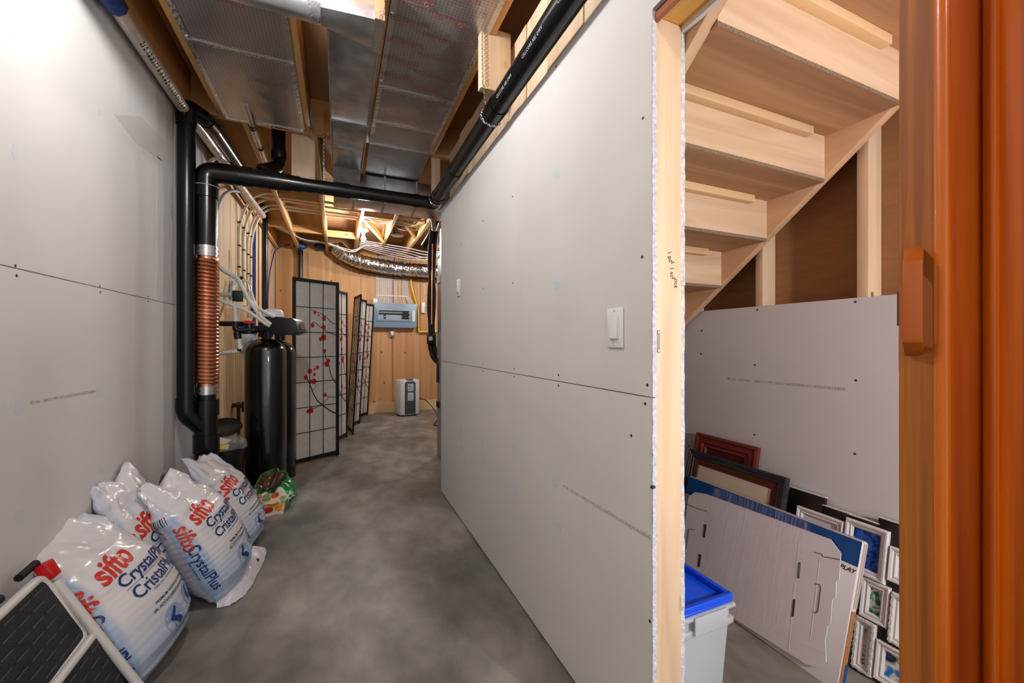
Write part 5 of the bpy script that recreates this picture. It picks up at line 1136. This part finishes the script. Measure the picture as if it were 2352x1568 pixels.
# big flat cardboard box wrapped in film
cardw = mat('white_card', (206, 205, 206), (213, 212, 214), scale=4, rough=.7, bump=.04, bscale=14); kr = mat('brown_card', (150, 104, 58), (170, 122, 72), scale=60, rough=.85); blu = mat('blue_print', (12, 70, 132), (16, 78, 142), scale=30, rough=.4)
bx_ = thing('flat_box', (1.62, 1.18, 0), 'large flat white cardboard box with a blue top band leaning behind the folded carton', 'box')
pl = lean_plane(1.505, 1.650, .452); P0, NN, UP = pl; HB = .490; YA, YB = .800, 1.548
slab_on(pl, YA, YB, .0, HB, -.036, .0, 'carton', cardw, bx_, .003)
slab_on(pl, YA + .001, YB - .001, HB - .085, HB - .001, .0002, .0012, 'blue_band', blu, bx_)
slab_on(pl, YA - .002, YA - .0005, .03, .26, -.030, -.004, 'torn_edge', kr, bx_); slab_on(pl, YA - .0035, YA - .002, .008, .09, -.035, -.02, 'blue_strip', blu, bx_)
for k in range(3): slab_on(pl, YA + .004, YB - .004, HB + .0005, HB + .003, -.035 + .011 * k, -.027 + .011 * k, 'top_flap', mat('card_beige', (186, 172, 158), rough=.8), bx_)
for k in range(2): slab_on(pl, YA - .0022, YA - .0006, .27, HB - .005, -.032 + .014 * k, -.025 + .014 * k, 'side_flap', mat('card_beige', (186, 172, 158), rough=.8), bx_)
f3 = lambda y, t, d=.0016: Vector((P0.x, y, 0)) + UP * t + NN * d
slab_on(pl, 1.335, 1.46, HB - .094, HB - .074, .0013, .0018, 'black_label', blackm, bx_); flat_text('box_print', 'KOR EXDOWN', .017, whitep, bx_, f3(1.397, HB - .084, .0022), (0, -1, 0), UP, bold=.01)
flat_text('box_print', 'KANPLAY', .020, blackm, bx_, f3(.850, HB - .104), (0, -1, 0), UP, bold=.02, shear=.3)
# folded carton in front of it, its corners from the picture, standing on the same leaning plane
ca = thing('folded_carton', (1.50, 1.2, 0), 'flattened plain white carton with slots and tabs leaning on the blue banded box', 'box')
def onb(px, py, d=.012):
    p = atP(px, py, P0 + NN * d, NN); q = p - P0; return p.y, q.dot(UP)
OUT = [(1582, 1140), (1597, 1130), (1622, 1134), (1908, 1238), (1932, 1270), (1928, 1330), (1921, 1335), (1920, 1372), (1912, 1378), (1908, 1432), (1902, 1438), (1896, 1470), (1898, 1520), (1880, 1532), (1852, 1525), (1668, 1408), (1570, 1350), (1566, 1250)]
pts = [f3(*onb(px, py), .010) for px, py in OUT]
MB().prism([p - NN * .0 for p in pts], NN * .004).build('carton_panel', mat('white_card_cool', (210, 213, 220), (216, 218, 223), scale=5, rough=.65, bump=.05, bscale=9), ca)
def strip(quad, name, m, d=.0145): MB().prism([f3(*onb(px, py), d) for px, py in quad], NN * .0012).build(name, m, ca)
slotm = mat('slot_dark', (58, 62, 70), rough=.8)
for qd in ([(1835, 1291), (1840, 1291), (1837, 1328), (1832, 1328)], [(1823, 1376), (1828, 1376), (1824, 1416), (1819, 1415)], [(1619, 1203), (1624, 1205), (1620, 1235), (1616, 1233)], [(1607, 1272), (1612, 1274), (1608, 1303), (1604, 1301)]): strip(qd, 'slot', slotm)
for ln in ([(1583, 1215), (1588, 1215), (1596, 1217)], [(1583, 1215), (1577, 1260)], [(1872, 1340), (1885, 1343), (1886, 1350), (1880, 1400), (1876, 1408), (1868, 1405)], [(1577, 1157), (1598, 1166), (1625, 1174)], [(1872, 1268), (1887, 1272), (1892, 1278), (1930, 1285)]):
    MB().tube([f3(*onb(px, py), .0148) for px, py in ln], .0012, 5).build('cut_line', slotm, ca)
for ln in ([(1885, 1270), (1862, 1470)], [(1622, 1175), (1890, 1285)], [(1665, 1385), (1850, 1480), (1895, 1500)], [(1836, 1240), (1812, 1495)]):
    MB().tube([f3(*onb(px, py), .0136) for px, py in ln], .0012, 5).build('crease', cardw, ca)
# stretch film over carton and box
def film_mat():
    m = bpy.data.materials.new('stretch_film'); m.use_nodes = True; N = m.node_tree.nodes; L = m.node_tree.links; b = N['Principled BSDF']
    b.inputs['Base Color'].default_value = (.9, .92, .95, 1); b.inputs['Roughness'].default_value = .12; b.inputs['Specular IOR Level'].default_value = 1.
    tc = N.new('ShaderNodeTexCoord'); mp = N.new('ShaderNodeMapping'); mp.inputs['Scale'].default_value = (4, 95, 4); mp.inputs['Rotation'].default_value = (.18, 0, 0); L.new(tc.outputs['Object'], mp.inputs[0]); nz = N.new('ShaderNodeTexNoise'); nz.inputs['Scale'].default_value = 1.6; nz.inputs['Detail'].default_value = 5; L.new(mp.outputs[0], nz.inputs['Vector'])
    rp = N.new('ShaderNodeValToRGB'); L.new(nz.outputs['Fac'], rp.inputs[0]); e = rp.color_ramp.elements; e[0].position = .45; e[0].color = (.04, .04, .04, 1); e[1].position = .75; e[1].color = (.32, .32, .32, 1); L.new(rp.outputs[0], b.inputs['Alpha'])
    bp = N.new('ShaderNodeBump'); bp.inputs['Strength'].default_value = .12; bp.inputs['Distance'].default_value = .01; L.new(nz.outputs['Fac'], bp.inputs['Height']); L.new(bp.outputs[0], b.inputs['Normal']); return m
fm_ = film_mat(); rows = []
top = [(1638, 1118), (1700, 1140), (1770, 1166), (1840, 1192), (1865, 1205)]; bot = [(1618, 1380), (1665, 1400), (1720, 1430), (1775, 1460), (1800, 1475)]
for i in range(13):
    t = i / 12; rows.append([f3(*onb(a[0] + (b[0] - a[0]) * t, a[1] + (b[1] - a[1]) * t), .017 + .0015 * math.sin(7 * k + 3 * i)) for k, (a, b) in enumerate(zip(top, bot))])
MB().grid(rows).build('stretch_film', fm_, ca)
tr = [[f3(y, HB + .004 + .002 * math.sin(y * 90), d) for y in [1.46 - .03 * k for k in range(17)]] for d in (.016, -.012, -.034)]
MB().grid(tr).build('film_over_top', fm_, bx_)

# ================================================================== BLUE LIDDED TOTE
to = thing('storage_tote', (.96, .92, 0), 'clear plastic storage tote with a bright blue lid behind the stud', 'storage tote')
cl_ = mat('tote_clear', (214, 220, 226), rough=.3, alpha=.72, spec=.5, trans=.2); bl_ = mat('lid_blue', (10, 78, 226), (14, 84, 232), scale=10, rough=.25)
x0, x1, y0, y1, zt = .868, 1.052, .835, 1.14, .395
def taper(xa, xb, ya, yb, za, zb, k): return [(xa + k, ya + k, za), (xb - k, ya + k, za), (xb - k, yb - k, za), (xa + k, yb - k, za), (xa, ya, zb), (xb, ya, zb), (xb, yb, zb), (xa, yb, zb)]
FC = [(3, 2, 1, 0), (0, 1, 5, 4), (1, 2, 6, 5), (2, 3, 7, 6), (3, 0, 4, 7)]
MB().add(taper(x0, x1, y0, y1, .0, zt, .022), FC).add(taper(x0 + .003, x1 - .003, y0 + .003, y1 - .003, .003, zt, .022), FC).build('tub', cl_, to)
MB().box(x0 - .008, x1 + .008, y0 - .008, y1 + .008, zt - .06, zt - .04).box(x0 - .012, x1 + .012, y0 - .012, y1 + .012, zt - .012, zt).build('tub_rim', cl_, to, .003)
MB().box(x0 - .006, x1 + .006, y0 - .006, y1 + .006, zt + .0005, zt + .010).build('lid', bl_, to, .003)
for nm_, xa_, xb_, ya_, yb_ in (('lid_rim', x0 - .006, x1 + .006, y0 - .006, y0 + .008), ('lid_rim', x0 - .006, x1 + .006, y1 - .008, y1 + .006), ('lid_rim', x0 - .006, x0 + .008, y0 + .008, y1 - .008), ('lid_rim', x1 - .008, x1 + .006, y0 + .008, y1 - .008)): MB().box(xa_, xb_, ya_, yb_, zt + .010, zt + .026).build(nm_, bl_, to, .002)
MB().box(x1 + .0065, x1 + .016, .93, 1.05, zt - .03, zt + .018).build('latch', bl_, to, .003); MB().box(x0 + .03, x1 - .03, y0 - .018, y0 - .0125, zt - .05, zt + .0).build('handle_lip', cl_, to, .002)
MB().box(x0 + .04, x1 - .04, y0 + .05, y1 - .05, .006, .24).build('contents', mat('paper_pack', (206, 208, 210), rough=.8), to)
# red and blue carton glimpsed behind the stud
o = thing('tall_carton', (1.3, 2.2, 0), 'tall red and blue carton standing behind the stud in the closet', 'box')
p = atX(1574, 1000, 1.30)
MB().box(.98, 1.295, p.y, p.y + .2, 0, .84).build('red_body', mat('carton_red', (170, 24, 26), rough=.5), o, .003); MB().box(.98, 1.297, p.y - .001, p.y + .2, .841, 1.12).build('blue_top', mat('carton_blue', (36, 70, 150), rough=.5), o, .003)
